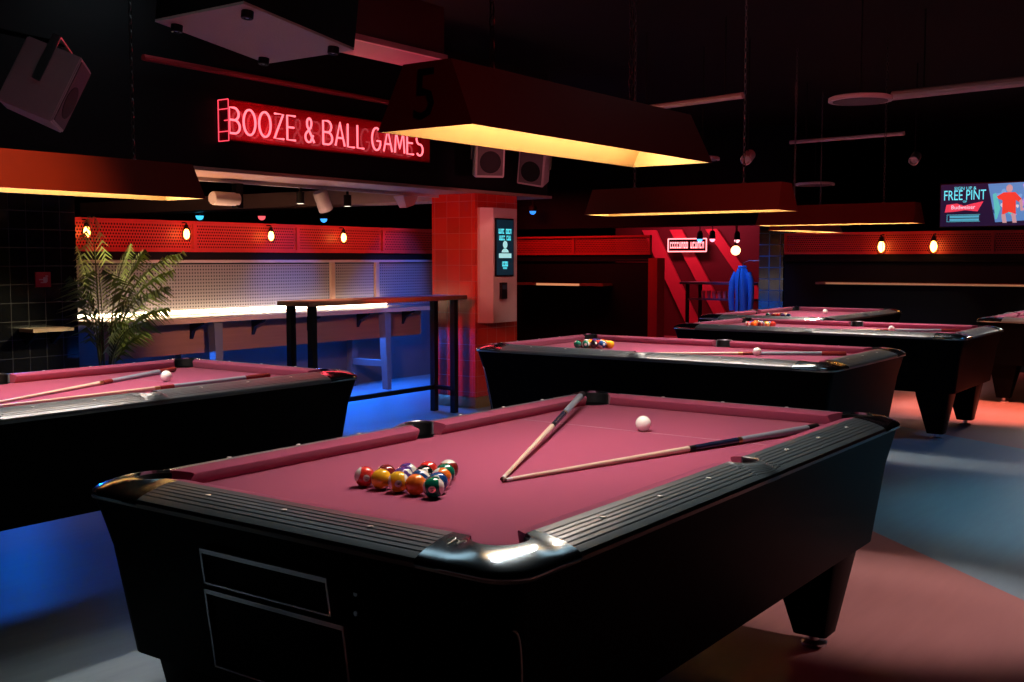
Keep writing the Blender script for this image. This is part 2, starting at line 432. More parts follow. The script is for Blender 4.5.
def make_table(label, loc, rz):
    t = thing('pool_table', label, 'pool table', loc, rz)
    # bed: a slate with bites at the six pockets
    out = []
    q1 = [(LX + .052, .49)] + [(CPX + CPR * math.cos(R(a)), CPY + CPR * math.sin(R(a))) for a in (-62, -90, -120, -135, -150, -180, -208)] + [(1.05, WY + .052)]
    sp = arc(0, SPY, SPR, -30, -150, 6)
    top = list(q1) + [(.12, WY + .052)] + [(x, y) for x, y in sp if y < WY + .052] + [(-.12, WY + .052)] + [(-x, y) for x, y in reversed(q1)]
    out = top + [(-x, -y) for x, y in top]
    bm = new_bm(); vs_ = [bm.verts.new((x, y, BED)) for x, y in out]
    es = [bm.edges.new((vs_[i], vs_[(i + 1) % len(vs_)])) for i in range(len(vs_))]
    bmesh.ops.triangle_fill(bm, use_beauty=True, edges=es)
    r = bmesh.ops.extrude_face_region(bm, geom=bm.faces[:])
    for v in [g for g in r['geom'] if isinstance(g, bmesh.types.BMVert)]: v.co.z -= .02
    bed = obj('bed_cloth', bm, M['cloth'], t, 30)
    bm = new_bm(); box(bm, (.5585, -.555, BED), (.5615, .555, BED + .0006)); obj('baulk_line', bm, mat('chalk line', (.55, .35, .40), .8), bed, 0)
    # rails
    for sx in (1, -1):
        for sy in (1, -1):
            bm = new_bm(); xs = [.085 + (1.05 - .085) * k / 6 for k in range(7)]
            sweep_rail(bm, [((sx * x, sy * (WY + .048)), (sx * x, sy * OY)) for x in xs], True, False)
            ra = obj('rail', bm, M['rail'], t, 20)
            for x in (.28, .56, .84):
                b2 = new_bm(); lathe(b2, ((.0075, 0), (.0075, .0025), (.004, .0035)), (sx * x, sy * .656, .8822), 12); obj('sight', b2, M['sight'], ra)
            bm = new_bm(); cushion(bm, (sx * .072, sy * WY), (sx * 1.045, sy * WY), (0, -sy), .012, .042); obj('cushion', bm, M['cloth'], t)
            # corner cap: ring of stations from the long rail round to the short rail
            inner = [(1.05, WY + .048)] + arc(CPX, CPY, CPR, 158, -68, 14) + [(LX + .048, .475)]
            r = .09
            o1 = [(1.05, OY)] + [(1.05 + (OX - r - 1.05) * k / 4, OY) for k in range(1, 5)] + arc(OX - r, OY - r, r, 84, 6, 8) + [(OX, OY - r)] + [(OX, OY - r - (OY - r - .475) * k / 4) for k in range(1, 5)]
            outer = o1
            n = min(len(inner), len(outer))
            def resamp(p, n):
                L = [0]
                for a, b in zip(p, p[1:]): L.append(L[-1] + math.dist(a, b))
                res = []
                for k in range(n):
                    s = L[-1] * k / (n - 1); i = 0
                    while i < len(L) - 2 and L[i + 1] < s: i += 1
                    f = (s - L[i]) / max(1e-9, L[i + 1] - L[i]); res.append((p[i][0] + (p[i + 1][0] - p[i][0]) * f, p[i][1] + (p[i + 1][1] - p[i][1]) * f))
                return res
            ii, oo = resamp(inner, 25), resamp(outer, 25)
            bm = new_bm(); sweep_rail(bm, [((sx * a[0], sy * a[1]), (sx * b[0], sy * b[1])) for a, b in zip(ii, oo)], False, True)
            cap_ = obj('corner_cap', bm, M['cap'], t, 50); tag(cap_, 'dark chrome corner cap')
            if sx < 0 and sy < 0:
                bm = new_bm(); g_ = []; 
                for k in range(61):
                    f = k / 60; u = -.030 + .060 * f; v = .010 * math.sin(f * 6 * math.pi) * (1.25 if k < 18 else .7) + (.008 if k < 10 else 0)
                    yy = -.525 - u * .80 + .004 * math.cos(f * 6 * math.pi); xx = -1.215 + u * .25 + v * 1.1
                    g_.append((xx, yy, CAPZ((1.298 + xx) / .13) + .0015))
                tube(bm, g_, .0016, 5); obj('script_emblem', bm, M['sight'], cap_)
            # pocket liner
            bm = new_bm(); rings = []
            for rr, z in ((CPR - .004, .70), (CPR - .001, .836), (CPR + .004, .836), (CPR + .004, .69), (.0001, .69)):
                rings.append([(sx * (CPX + rr * math.cos(R(a))), sy * (CPY + rr * math.sin(R(a))), z) for a in range(0, 360, 20)])
            loft(bm, rings, True, False); bm2 = bm
            rings = []
            for a in range(160, -71, -10):
                ca, sa = math.cos(R(a)), math.sin(R(a))
                rings.append([(sx * (CPX + rr * ca), sy * (CPY + rr * sa), z) for rr, z in ((CPR - .005, .80), (CPR - .004, .880), (CPR + .003, .881), (CPR + .003, .80))])
            loft(bm, rings, True, True); obj('pocket', bm, M['bluecloth'], t)
        # short rails
        bm = new_bm(); ys = [-.475 + .95 * k / 6 for k in range(7)]
        sweep_rail(bm, [((sx * (LX + .048), y), (sx * OX, y)) for y in ys], True, False); ra = obj('rail', bm, M['rail'], t, 20)
        for y in (-.28, 0, .28):
            b2 = new_bm(); lathe(b2, ((.0075, 0), (.0075, .0025), (.004, .0035)), (sx * 1.221, y, .8822), 12); obj('sight', b2, M['sight'], ra)
        bm = new_bm(); cushion(bm, (sx * LX, -.485), (sx * LX, .485), (-sx, 0), .042, .042); obj('cushion', bm, M['cloth'], t)
    for sy in (1, -1):
        inner = [(-.085, WY + .048), (-.064, WY + .048)] + arc(0, SPY, SPR, 200, -20, 12) + [(.064, WY + .048), (.085, WY + .048)]
        n = len(inner); bm = new_bm()
        sweep_rail(bm, [((x, sy * y), (-.085 + .17 * k / (n - 1), sy * OY)) for k, (x, y) in enumerate(inner)], True, False, True)
        pp = obj('side_pocket_plate', bm, M['rail'], t, 20)
        bm = new_bm(); tube(bm, [(x, sy * y, .8875) for x, y in arc(0, SPY, SPR, 195, -15, 16)], .003, 6); obj('pocket_rim', bm, M['steel'], pp)
        bm = new_bm(); rings = []
        for rr, z in ((SPR - .02, .75), (SPR - .001, .836), (SPR + .004, .836), (SPR - .015, .74), (.0001, .74)):
            rings.append([(rr * math.cos(R(a)), sy * (SPY + rr * math.sin(R(a))), z) for a in range(0, 360, 20)])
        loft(bm, rings, True, False); rings = []
        for a in range(195, -16, -14):
            rings.append([(rr * math.cos(R(a)), sy * (SPY + rr * math.sin(R(a))), z) for rr, z in ((SPR - .005, .80), (SPR - .004, .881), (SPR + .003, .882), (SPR + .003, .80))])
        loft(bm, rings, True, True); obj('pocket', bm, M['bluecloth'], t)
    # metal strip below the rails
    bm = new_bm(); a = rrect(OX - .004, OY - .004, .076); b = rrect(OX - .03, OY - .03, .05)
    loft(bm, [[(x, y, z) for x, y in p] for p, z in ((a, .838), (a, .845), (b, .846), (b, .836), (a, .838))], True, False); obj('edge_trim', bm, M['steel'], t)
    # cabinet
    bm = new_bm(); rings = []
    for z, hx, hy, r in ((.838, 1.280, .716, .05), (.70, 1.247, .687, .05), (.50, 1.220, .662, .05), (.40, 1.206, .650, .05)):
        rings.append([(x, y, z) for x, y in rrect(hx, hy, r)])
    loft(bm, rings); cab = obj('cabinet', bm, M['black'], t, 40)
    # coin end: return hatch and door with bright frames
    def framed(y0, y1, z0, z1, nm):
        x = -1.222
        b1 = new_bm()
        sl = lambda z: -1.220 - .029 * (z - .5) / .2 - .010
        w_ = .012
        for (ya, yb, za, zb) in ((y0, y1, z1 - w_, z1), (y0, y1, z0, z0 + w_ * .4), (y1 - w_ * .5, y1, z0, z1), (y0, y0 + w_ * .5, z0, z1)):
            vv = box(b1, (-.012, ya, za), (.02, yb, zb))
            for v in vv: v.co.x += sl(v.co.z)
        fr = obj(nm + '_frame', b1, M['chrome'], t, 0); tag(fr, 'thin chrome frame')
        b2 = new_bm(); vv = box(b2, (-.004, y0 + .004, z0 + .003), (.02, y1 - .004, z1 - .006))
        for v in vv: v.co.x += sl(v.co.z)
        obj(nm, b2, M['black'], t, 0)
    framed(-.20, .245, .672, .765, 'return_hatch'); framed(-.235, .25, .447, .658, 'coin_door')
    for z in (.735, .69):
        bm = new_bm(); lathe(bm, ((.006, -1.256), (.006, -1.240)), (0, -.265, z), 12, axis='x'); obj('lock', bm, M['chrome'], t)
    # thin arched steel line on the front corner
    bm = new_bm(); pts = []
    for k in range(13):
        f = k / 12; a = R(262 - 30 * f ** 3); z = .40 + .33 * math.sin(f * math.pi / 2)
        u = (z - .40) / .3
        pts.append((-1.156 - .041 * u + .053 * math.cos(a), -.600 - .037 * u + .053 * math.sin(a), z))
    tube(bm, pts, .0025, 6); obj('corner_line', bm, M['steel'], t)
    # legs
    for sx in (1, -1):
        for sy in (1, -1):
            bm = new_bm(); rings = []
            for z, h, cx, cy in ((.415, .135, 1.02, .475), (.36, .130, 1.02, .475), (.05, .066, 1.035, .482)):
                rings.append([(sx * (cx + x), sy * (cy + y), z) for x, y in rrect(h, h, .02, 2)])
            loft(bm, rings); lg = obj('leg', bm, M['black'], t, 40)
            bm = new_bm(); lathe(bm, ((.048, 0), (.05, .012), (.02, .02), (.02, .052)), (sx * 1.035, sy * .482, 0), 16); obj('foot', bm, M['chrome'], lg)
    return t
T = [('nearest pool table with claret cloth, balls racked and two crossed cues', (0, 0, 0), 0),
     ('pool table at the left edge beside the potted palm and bar counter', (0, 2.86, 0), 0),
     ('pool table standing crosswise directly behind the nearest one', (3.79, 1.47, 0), R(-90)),
     ('pool table standing crosswise, third in line behind two others', (6.80, 1.48, 0), R(-90)),
     ('farthest pool table, in front of the back divider', (9.08, 2.63, 0), 0),
     ('pool table cut by the right edge of the photo', (10.2, .03, 0), 0)]
TN = ['the nearest table', 'the table by the palm', 'the table just behind the nearest one', 'the third table in line', 'the farthest table', 'the table at the right edge']
tables = []
for i, (lb, lc, rz) in enumerate(T):
    if i == 0: t = make_table(lb, lc, rz)
    else:
        t = copy_tree(tables[0]); t.location = lc; t.rotation_euler = (0, 0, rz); t['label'] = lb
    t['group'] = 'pool tables'
    tables.append(t)
def on_table(i, x, y, z=0):
    _, lc, rz = T[i]; c, s = math.cos(rz), math.sin(rz)
    return (lc[0] + c * x - s * y, lc[1] + s * x + c * y, z)

# ------------------------------------------------------------------ balls
BC = {1: ('yellow', (.85, .42, .02)), 2: ('blue', (.01, .06, .22)), 3: ('red', (.62, .03, .02)), 4: ('purple', (.10, .04, .22)), 5: ('orange', (.80, .17, .02)),
      6: ('green', (.005, .14, .08)), 7: ('maroon', (.20, .015, .012)), 8: ('black', (.006, .006, .007))}
ballmat = {}
for n in range(1, 16):
    nm, c = BC[n if n <= 8 else n - 8]; ballmat[n] = mat_ball('%s %s ball' % (nm, 'striped' if n > 8 else 'plain'), c, n > 8)
cuemat = mat('cue ball white', (.85, .83, .76), .1, coat=.4)
BR = .0292
protos = {}
def make_ball(n, detail):
    if (n, detail) in protos:
        return copy_tree(protos[(n, detail)])
    bm = new_bm(); sphere(bm, (0, 0, 0), BR, 32, 20)
    o = obj('pool_ball' if n else 'cue_ball', bm, ballmat[n] if n else cuemat, None, 60)
    if detail and n:
        for s in (1, -1):
            bm = text_bm(str(n), .013, .0)
            for v in bm.verts:
                y, z = v.co.x * s, v.co.y; v.co = Vector((s * math.sqrt((BR + .0002) ** 2 - y * y - z * z), y, z))
            p = obj('number', bm, M['numeral'], o, 0)
    protos[(n, detail)] = o
    return o
RACKS = {0: [[15], [3, 6], [12, 8, 13], [7, 4, 10, 2], [11, 1, 9, 5, 14]],
         2: [[1], [5, 10], [13, 3, 8], [2, 12, 9, 14], [4, 11, 15, 7, 6]],
         3: [[3], [10, 9], [14, 8, 15], [2, 6, 13, 5], [7, 1, 12, 4, 11]],
         4: [[13], [5, 9], [1, 8, 15], [12, 2, 6, 11], [14, 7, 3, 4, 10]]}
for ti, rack in RACKS.items():
    ax, ay, sp = (-.545, .044, .0632) if ti == 0 else (-.60, 0, .0590)
    for k, row in enumerate(rack):
        for j, n in enumerate(row):
            b = make_ball(n, ti == 0)
            x = ax - k * sp * .866; y = ay + (k / 2 - j) * sp
            b.location = on_table(ti, x, y, BED + BR + .0006)
            b.rotation_euler = (rnd.uniform(0, 6.28), rnd.uniform(-1, 1), rnd.uniform(0, 6.28))
            if n > 8:
                up = {11: (.75, -.55, -.35), 9: (.66, -.74, .12), 14: (.50, -.84, .16), 13: (.5, -.6, -.5), 10: (.55, -.3, .75), 12: (.5, -.75, .35), 15: (.1, .1, 1)}[n]
                b.rotation_euler = Vector(up).to_track_quat('Z', 'Y').to_euler()
            nm = BC[n if n <= 8 else n - 8][0]
            tag(b, '%s pool ball racked on %s' % (nm + ' striped' if n > 8 else 'plain ' + nm, TN[ti]), 'pool ball', 'racked balls on ' + TN[ti])
for ti, (x, y) in {0: (.575, .02), 1: (.574, .0), 2: (.51, .03), 3: (.52, -.05), 4: (.50, -.05)}.items():
    b = make_ball(0, False); b.location = on_table(ti, x, y, BED + BR + .0006); tag(b, 'white cue ball lying alone on ' + TN[ti], 'cue ball', 'cue balls')

# ------------------------------------------------------------------ cues: tip at the origin, lying along +x
def make_cue(style):
    o = thing('pool_cue', 'cue', 'cue')
    L = 1.50; rad = lambda s: .0058 + (.0145 - .0058) * (s / L) ** 1.1
    segs = [('tip', 0, .012, M['leather']), ('ferrule', .012, .035, M['ferrule']), ('shaft', .035, .79, M['maple'])]
    if style == 0: segs += [('joint', .79, .82, M['dark']), ('forearm', .82, 1.04, M['navy']), ('collar', 1.04, 1.06, M['brass']), ('grip', 1.06, 1.44, M['grip']), ('butt_cap', 1.44, L, M['dark'])]
    else: segs += [('joint', .79, .82, M['brass']), ('forearm', .82, .90, M['redcue']), ('grip', .90, 1.34, M['grip']), ('butt_cap', 1.34, L, M['redcue'])]
    for nm, a, b, m in segs:
        bm = new_bm(); tube(bm, [(a, 0, 0), ((a + b) / 2, 0, 0), (b, 0, 0)], [rad(a), rad((a + b) / 2), rad(b)], 14); obj(nm, bm, m, o, 40)
    return o
cproto = {}
def cue(style, ti, tip, butt, label, lift=.0, scale=1.0):
    o = cproto[style] = copy_tree(cproto[style]) if style in cproto else make_cue(style)
    a = Vector(on_table(ti, *tip, BED + .007)); b = Vector(on_table(ti, *butt, BED + .0155 + lift)); d = b - a
    o.location = a; o.scale = (scale, 1, 1); o.rotation_euler = d.to_track_quat('X', 'Z').to_euler(); tag(o, label, 'cue', 'cues on ' + TN[ti])
cue(0, 0, (-.478, -.100), (.90, .505), 'pool cue on the nearest table with its butt towards the far corner pocket', .045, 1.05)
cue(0, 0, (-.492, -.112), (.96, -.505), 'pool cue on the nearest table lying towards the right rail')
cue(1, 1, (-.47, -.16), (.93, .40), 'red butted cue on the table by the palm, pointing at the far corner pocket')
cue(1, 1, (-.50, -.26), (.96, -.31), 'red butted cue lying along the near rail of the table by the palm')
cue(1, 2, (-.30, -.38), (1.0, .42), 'cue running past the cue ball on the table just behind the nearest one')
cue(0, 2, (-.45, -.44), (.95, -.47), 'cue lying along the near rail of the table just behind the nearest one')
cue(1, 3, (-.34, -.34), (1.0, .32), 'cue running past the cue ball on the third table in line')
cue(0, 3, (-.46, -.42), (1.0, -.46), 'cue lying along the near rail of the third table in line')

# ------------------------------------------------------------------ hanging table lamps
def chain(bm, x, y, z0, z1, pitch=.034, w=.0085, r=.0028):
    n = int((z1 - z0) / pitch)
    for k in range(n + 1):
        z = z0 + k * pitch; pts = []
        for a in range(0, 360, 45):
            u, v = w * math.cos(R(a)), (pitch * .5 + .004) * math.sin(R(a))
            pts.append((x + (u if k % 2 else 0), y + (0 if k % 2 else u), z + v))
        tube(bm, pts, r, 5, closed=True)
LZ = 1.835
def make_lamp(label, loc, rz):
    t = thing('table_lamp', label, 'hanging lamp', loc, rz)
    hb, wb, ht, wt, h = .72, .168, .705, .085, .18
    bm = new_bm()
    ring = lambda hx, hy, z: [(hx, hy, z), (-hx, hy, z), (-hx, -hy, z), (hx, -hy, z)]
    loft(bm, [ring(hb, wb, 0), ring(ht, wt, h)], True, False)
    bm.faces.new([bm.verts.new(p) for p in ring(ht, wt, h)]); bmesh.ops.remove_doubles(bm, verts=bm.verts[:], dist=1e-5)
    rr = loft(bm, [ring(hb, wb, 0), ring(hb - .006, wb - .006, 0)], True, False)
    obj('lamp_shade', bm, M['shade'], t, 20)
    bm = new_bm(); loft(bm, [ring(hb - .006, wb - .006, 0.0005), ring(ht - .012, wt - .010, h - .012)], True, False)
    bm.faces.new([bm.verts.new(p) for p in ring(ht - .012, wt - .010, h - .012)]); bmesh.ops.remove_doubles(bm, verts=bm.verts[:], dist=1e-5)
    obj('shade_lining', bm, M['shadein'], t, 20)
    bm = new_bm(); tube(bm, [(-.66, 0, .152), (.66, 0, .152)], .010, 10); obj('light_tube', bm, M['tube'], t)
    bm = text_bm('5', .20, .0008, sx=.9); d = math.atan2(hb - ht, h)
    xform(bm, Matrix.Translation((-(hb + ht) / 2 - .002, 0, h / 2 - .005)) @ Matrix.Rotation(d, 4, 'Y') @ FACE_X); obj('numeral', bm, M['numeral'], t, 0)
    for x in (-.41, .41):
        bm = new_bm(); chain(bm, x, 0, h + .02, ZC - loc[2] - .01); obj('chain', bm, M['chain'], t, 60)
        bm = new_bm(); lathe(bm, ((.018, h), (.018, h + .006), (.008, h + .012), (.006, h + .02)), (x, 0, 0), 12); obj('hook_plate', bm, M['chain'], t)
    return t
LAMPS = [('red hanging table lamp marked 5 over the nearest pool table', 0), ('red hanging lamp over the table by the palm, cut by the left edge', 1),
         ('red hanging lamp over the table just behind the nearest one', 2), ('red hanging lamp over the third table in line', 3), ('small distant hanging lamp over the farthest table', 4), ('hanging lamp over the table at the right edge', 5)]
lamp0 = None
for lb, ti in LAMPS:
    _, lc, rz = T[ti]; loc = (lc[0] + (.02 if ti == 0 else 0), lc[1], LZ if ti == 0 else 1.795)
    if lamp0 is None: l = lamp0 = make_lamp(lb, loc, rz)
    else: l = copy_tree(lamp0); l.location = loc; l.rotation_euler = (0, 0, rz); l['label'] = lb
    l['group'] = 'hanging table lamps'
    la = light('table_lamp_light', 'AREA', (0, 0, .163), (0, 0, -1), 40 if ti == 0 else 15, (1, .93, .90), 1.32, .05)
    la.parent = l; la.rotation_euler = (0, 0, 0)

# ------------------------------------------------------------------ neon strokes
def letter(ch):
    """strokes in a unit box 0..w x 0..1"""
    E = lambda cx, cy, rx, ry, a0, a1, n=14: [(cx + rx * math.cos(R(a0 + (a1 - a0) * k / n)), cy + ry * math.sin(R(a0 + (a1 - a0) * k / n))) for k in range(n + 1)]
    D = {
     'B': (.55, [[(0, 0), (0, 1)] + E(.26, .76, .24, .24, 90, -90)[:-1] + [(.0 + .26, .52)] + [(.05, .52)], [(.26, .52)] + E(.28, .26, .27, .26, 90, -90) + [(0, 0)]]),
     'O': (.62, [E(.31, .5, .31, .5, 90, 450, 24)]),
     'Z': (.52, [[(.02, 1), (.50, 1), (0, 0), (.52, 0)]]),
     'E': (.46, [[(.46, 1), (0, 1), (0, 0), (.46, 0)], [(0, .52), (.38, .52)]]),
     '&': (.56, [[(.56, .0), (.16, .66)] + E(.27, .80, .13, .20, 200, -20, 10) + [(.36, .62), (.08, .36)] + E(.24, .22, .20, .22, 160, 300, 10) + [(.50, .30)]]),
     'A': (.58, [[(0, 0), (.29, 1), (.58, 0)], [(.11, .34), (.47, .34)]]),
     'L': (.42, [[(0, 1), (0, 0), (.42, 0)]]),
     'G': (.60, [E(.31, .5, .30, .5, 50, 330, 20) + [(.58, .42), (.34, .42)]]),
     'M': (.68, [[(0, 0), (.08, 1), (.34, .2), (.60, 1), (.68, 0)]]),
     'S': (.50, [E(.25, .75, .22, .25, 40, 250, 10) + E(.25, .25, .24, .27, 70, -140, 10)]),
     'I': (.1, [[(.05, 0), (.05, 1)]])}
    return D[ch]
def neon_word(txt, parent, x0, x1, zl0, zl1, h0, h1, y, r, m, name='neon_letter'):
    gap, sp = .20, .34
    tot = 0; pos = []
    for c in txt:
        if c == ' ': tot += sp; continue
        wd = letter(c)[0]; pos.append((c, tot)); tot += wd + gap
    tot -= gap; k = (x1 - x0) / tot
    for c, p in pos:
        bm = new_bm()
        for st in letter(c)[1]:
            tube(bm, [(x0 + (p + u) * k, y, zl0 + v * h0) for u, v in st], r, 6)
        obj(name, bm, m, parent, 60)

# BOOZE & BALL GAMES sign: glass fronted box on the beam
sg = thing('neon_sign', 'long red neon lettering sign in a glass box hung on the black beam', 'neon sign', (2.43, 4.55, 2.36))
SL, SH, SDp = 2.31, .305, .11
neon_red = emit_mat('pink red neon tube', (1, .16, .20), 2.0)
redpanel = mat('red acrylic panel', (.30, .008, .018), .06, spec=.8)
bm = new_bm(); box(bm, (0, .10, 0), (SL, .115, SH)); obj('back_panel', bm, redpanel, sg, 0)
bm = new_bm(); box(bm, (0, 0, SH - .008), (SL, .10, SH)); box(bm, (0, 0, 0), (SL, .10, .008)); obj('casing', bm, redpanel, sg, 0)
bm = new_bm(); box(bm, (SL - .008, 0, .008), (SL, .10, SH - .008)); obj('end_panel', bm, redpanel, sg, 0)
bm = new_bm(); box(bm, (0, 0, .008), (.006, .10, SH - .008)); obj('end_panel', bm, redpanel, sg, 0)
bm = new_bm()
for a, b in (((0, 0), (0, SH)), ((0, SH), (.115, SH)), ((.115, SH), (.115, 0)), ((.115, 0), (0, 0)), ((0, .07), (.115, .07)), ((0, .235), (.115, .235)), ((.05, .15), (.0, .15))):
    tube(bm, [(-.003, *a), (-.003, *b)], .0035, 5)
obj('end_frame', bm, emit_mat('dim red edge glow', (1, .06, .10), 1.6), sg, 60)
neon_word('BOOZE & BALL GAMES', sg, .03, SL - .06, .062, .062, .19, .19, .035, .0085, neon_red)
for x in (.5, 1.9):
    bm = new_bm(); box(bm, (x, .115, .1), (x + .04, .13, .2)); obj('mounting_bracket', bm, M['dark'], sg, 0)
la = light('neon_glow', 'AREA', (3.56, 4.45, 2.51), (3.0, 2.0, 2.0), 10, (1, .05, .07), 2.2, .2)
light('neon_back_glow', 'AREA', (3.55, 4.575, 2.51), (3.55, 4.66, 2.51), 1.0, (1, .06, .09), 2.2, .22)

# ------------------------------------------------------------------ divider with pegboard, mesh band and counter
def divider(label, L, loc, rz, peg=True, posts=True, dim=False):
    t = thing('booth_divider', label, 'divider', loc, rz)
    if peg:
        bm = new_bm(); box(bm, (0, 0, .92), (L, .06, 1.43)); obj('pegboard', bm, M['peg'], t, 0)
        bm = new_bm(); box(bm, (0, .0, 0), (L, .06, .92)); obj('lower_panel', bm, mat('blue grey panel', (.10, .10, .13), .5), t, 0)
    else:
        bm = new_bm(); box(bm, (0, 0, 0), (L, .06, 1.43)); obj('lower_panel', bm, M['dark'], t, 0)
    bm = new_bm(); box(bm, (0, -.03, 1.445), (L, .12, 1.475), bevel=.003); obj('shelf', bm, M['whitecab'] if peg else M['dark'], t)
    bm = new_bm(); box(bm, (0, -.005, 1.478), (L, .04, 1.555)); obj('dark_infill', bm, M['dark'], t, 0)
    b1 = new_bm(); b2 = new_bm()
    z0, z1 = 1.555, 1.865
    box(b1, (0, -.03, z1 - .03), (L, .03, z1)); box(b1, (0, -.03, z0), (L, .03, z0 + .03))
    n = max(1, round(L / 1.45))
    for k in range(n + 1):
        x = L * k / n; box(b1, (x - .02 if k else 0, -.03, z0 + .03), (x + .02 if k < n else L, .03, z1 - .03))
    obj('band_frame', b1, M['redframe'], t, 0)
    box(b2, (.02, -.002, z0 + .03), (L - .02, .002, z1 - .03)); obj('mesh_panel', b2, M['redmesh'], t, 0)
    return t
DL = 5.6
div = divider('divider behind the bar counter with pegboard and red mesh band', DL, (2.72, 7.15, 0), 0)
for x in (3.3, 4.05):
    bm = new_bm(); box(bm, (x, -.03, .94), (x + .06, 0, 1.445)); obj('post', bm, M['woodedge'], div, 0)
# counter on trestles in front of it
ct = thing('bar_counter', 'long brown wooden bar counter with a glowing strip along its back', 'counter', (2.73, 6.45, 0))
CL = 4.32
bm = new_bm(); box(bm, (0, 0, .885), (CL, .66, .925), bevel=.004); obj('counter_top', bm, M['wood'], ct)
bm = new_bm(); box(bm, (0, -.004, .883), (CL, .0, .927)); obj('front_edge', bm, M['woodedge'], ct, 0)
bm = new_bm(); box(bm, (0, .20, .58), (CL, .24, .885)); obj('apron', bm, M['wood'], ct, 0)
for k in range(6):
    x = .19 + k * .76
    bm = new_bm(); pts = [(.20, .885), (.03, .885), (.03, .865), (.16, .80), (.20, .72)]
    loft(bm, [[(x - .02, a, b) for a, b in pts], [(x + .02, a, b) for a, b in pts]]); obj('bracket', bm, M['dark'], ct, 0)
bm = new_bm(); tube(bm, [(.02, .63, .955), (CL - .15, .63, .955)], .020, 10); obj('light_strip', bm, M['led'], ct)
for x0 in (1.12, 3.52):
    for yy in (.06, .56):
        bm = new_bm(); s = -1 if yy < .3 else 1
        loft(bm, [[(x0 + a * .8, yy + b + s * .03, 0) for a, b in ((-.04, -.04), (.04, -.04), (.04, .04), (-.04, .04))], [(x0 + a, yy + b, .885) for a, b in ((-.05, -.05), (.05, -.05), (.05, .05), (-.05, .05))]]); obj('leg', bm, mat('dark grey trestle paint', (.11, .11, .12), .5), ct, 0)
    bm = new_bm(); box(bm, (x0 - .03, .05, .26), (x0 + .03, .57, .33)); obj('crossbar', bm, mat('dark grey trestle paint', (.11, .11, .12), .5), ct, 0)
light('counter_strip_light', 'AREA', (4.82, 7.02, 1.00), (4.82, 6.9, .5), 15, (1, .74, .42), 4.1, .03)
light('counter_strip_light', 'AREA', (4.1, 6.95, .99), (4.1, 7.3, 1.25), 1.0, (1, .80, .62), 2.8, .03)
light('counter_front_fill', 'SPOT', (3.2, 4.3, 1.72), (4.7, 6.65, .72), 170, (1, .5, .38), .1, spot=70, blend=.6)  # added warm light in free air, brightens the counter apron

# bulb lamps in front of the mesh
def make_bulb(label, loc, rz=0, s=1.):
    t = thing('cage_lamp', label, 'wall lamp', loc, rz, 'filament bulb lamps')
    bm = new_bm(); lathe(bm, [(a * s, b * s) for a, b in ((.012, .045), (.022, .03), (.03, .0), (.026, -.03), (.012, -.05), (.002, -.055))], (0, -.06, 0), 16); obj('bulb', bm, M['bulb'], t)
    bm = new_bm(); lathe(bm, [(a * s, b * s) for a, b in ((.020, .045), (.020, .085), (.008, .095))], (0, -.06, 0), 14); obj('socket', bm, M['dark'], t)
    bm = new_bm(); tube(bm, [(0, -.06, .09 * s), (0, -.06, .105 * s), (0, -.03, .11 * s), (0, .010, .11 * s)], .006, 6); obj('arm', bm, M['dark'], t)
    bm = new_bm()
    for a in range(0, 360, 60):
        tube(bm, [(.02 * math.cos(R(a)), -.06 + .02 * math.sin(R(a)), .07 * s), (.045 * math.cos(R(a)), -.06 + .045 * math.sin(R(a)), .02 * s), (.045 * math.cos(R(a)), -.06 + .045 * math.sin(R(a)), -.05 * s), (.012 * math.cos(R(a)), -.06 + .012 * math.sin(R(a)), -.075 * s)], .0022, 5)
    obj('cage', bm, M['dark'], t)
    return t
bl = make_bulb('glowing filament bulb behind the palm leaves', (2.86, 7.112, 1.735))
for x, lb in ((3.96, 'glowing filament bulb on the mesh band, first right of the palm'), (5.06, 'glowing filament bulb on the mesh band, middle of the three right of the palm'), (6.16, 'glowing filament bulb on the mesh band, nearest the red pillar')):
    c = copy_tree(bl); c.location = (x, 7.112, 1.735); c['label'] = lb

# tall bar table in front of the pillar
bt = thing('bar_table', 'tall narrow bar table with wood top and black frame beside the red pillar', 'table', (3.30, 4.62, 0))
bm = new_bm(); box(bm, (-.06, -.04, 1.095), (2.02, .34, 1.135), bevel=.004); obj('table_top', bm, M['wood'], bt)
for x in (.04, 1.90):
    for y in (.03, .28):
        bm = new_bm(); box(bm, (x - .028, y - .028, 0), (x + .028, y + .028, 1.095)); obj('leg', bm, M['dark'], bt, 0)
    bm = new_bm(); box(bm, (x - .02, .058, .215), (x + .02, .252, .255)); obj('crossbar', bm, M['dark'], bt, 0)
bm = new_bm(); box(bm, (.068, .26, .215), (1.872, .30, .255)); obj('foot_rail', bm, M['dark'], bt, 0)

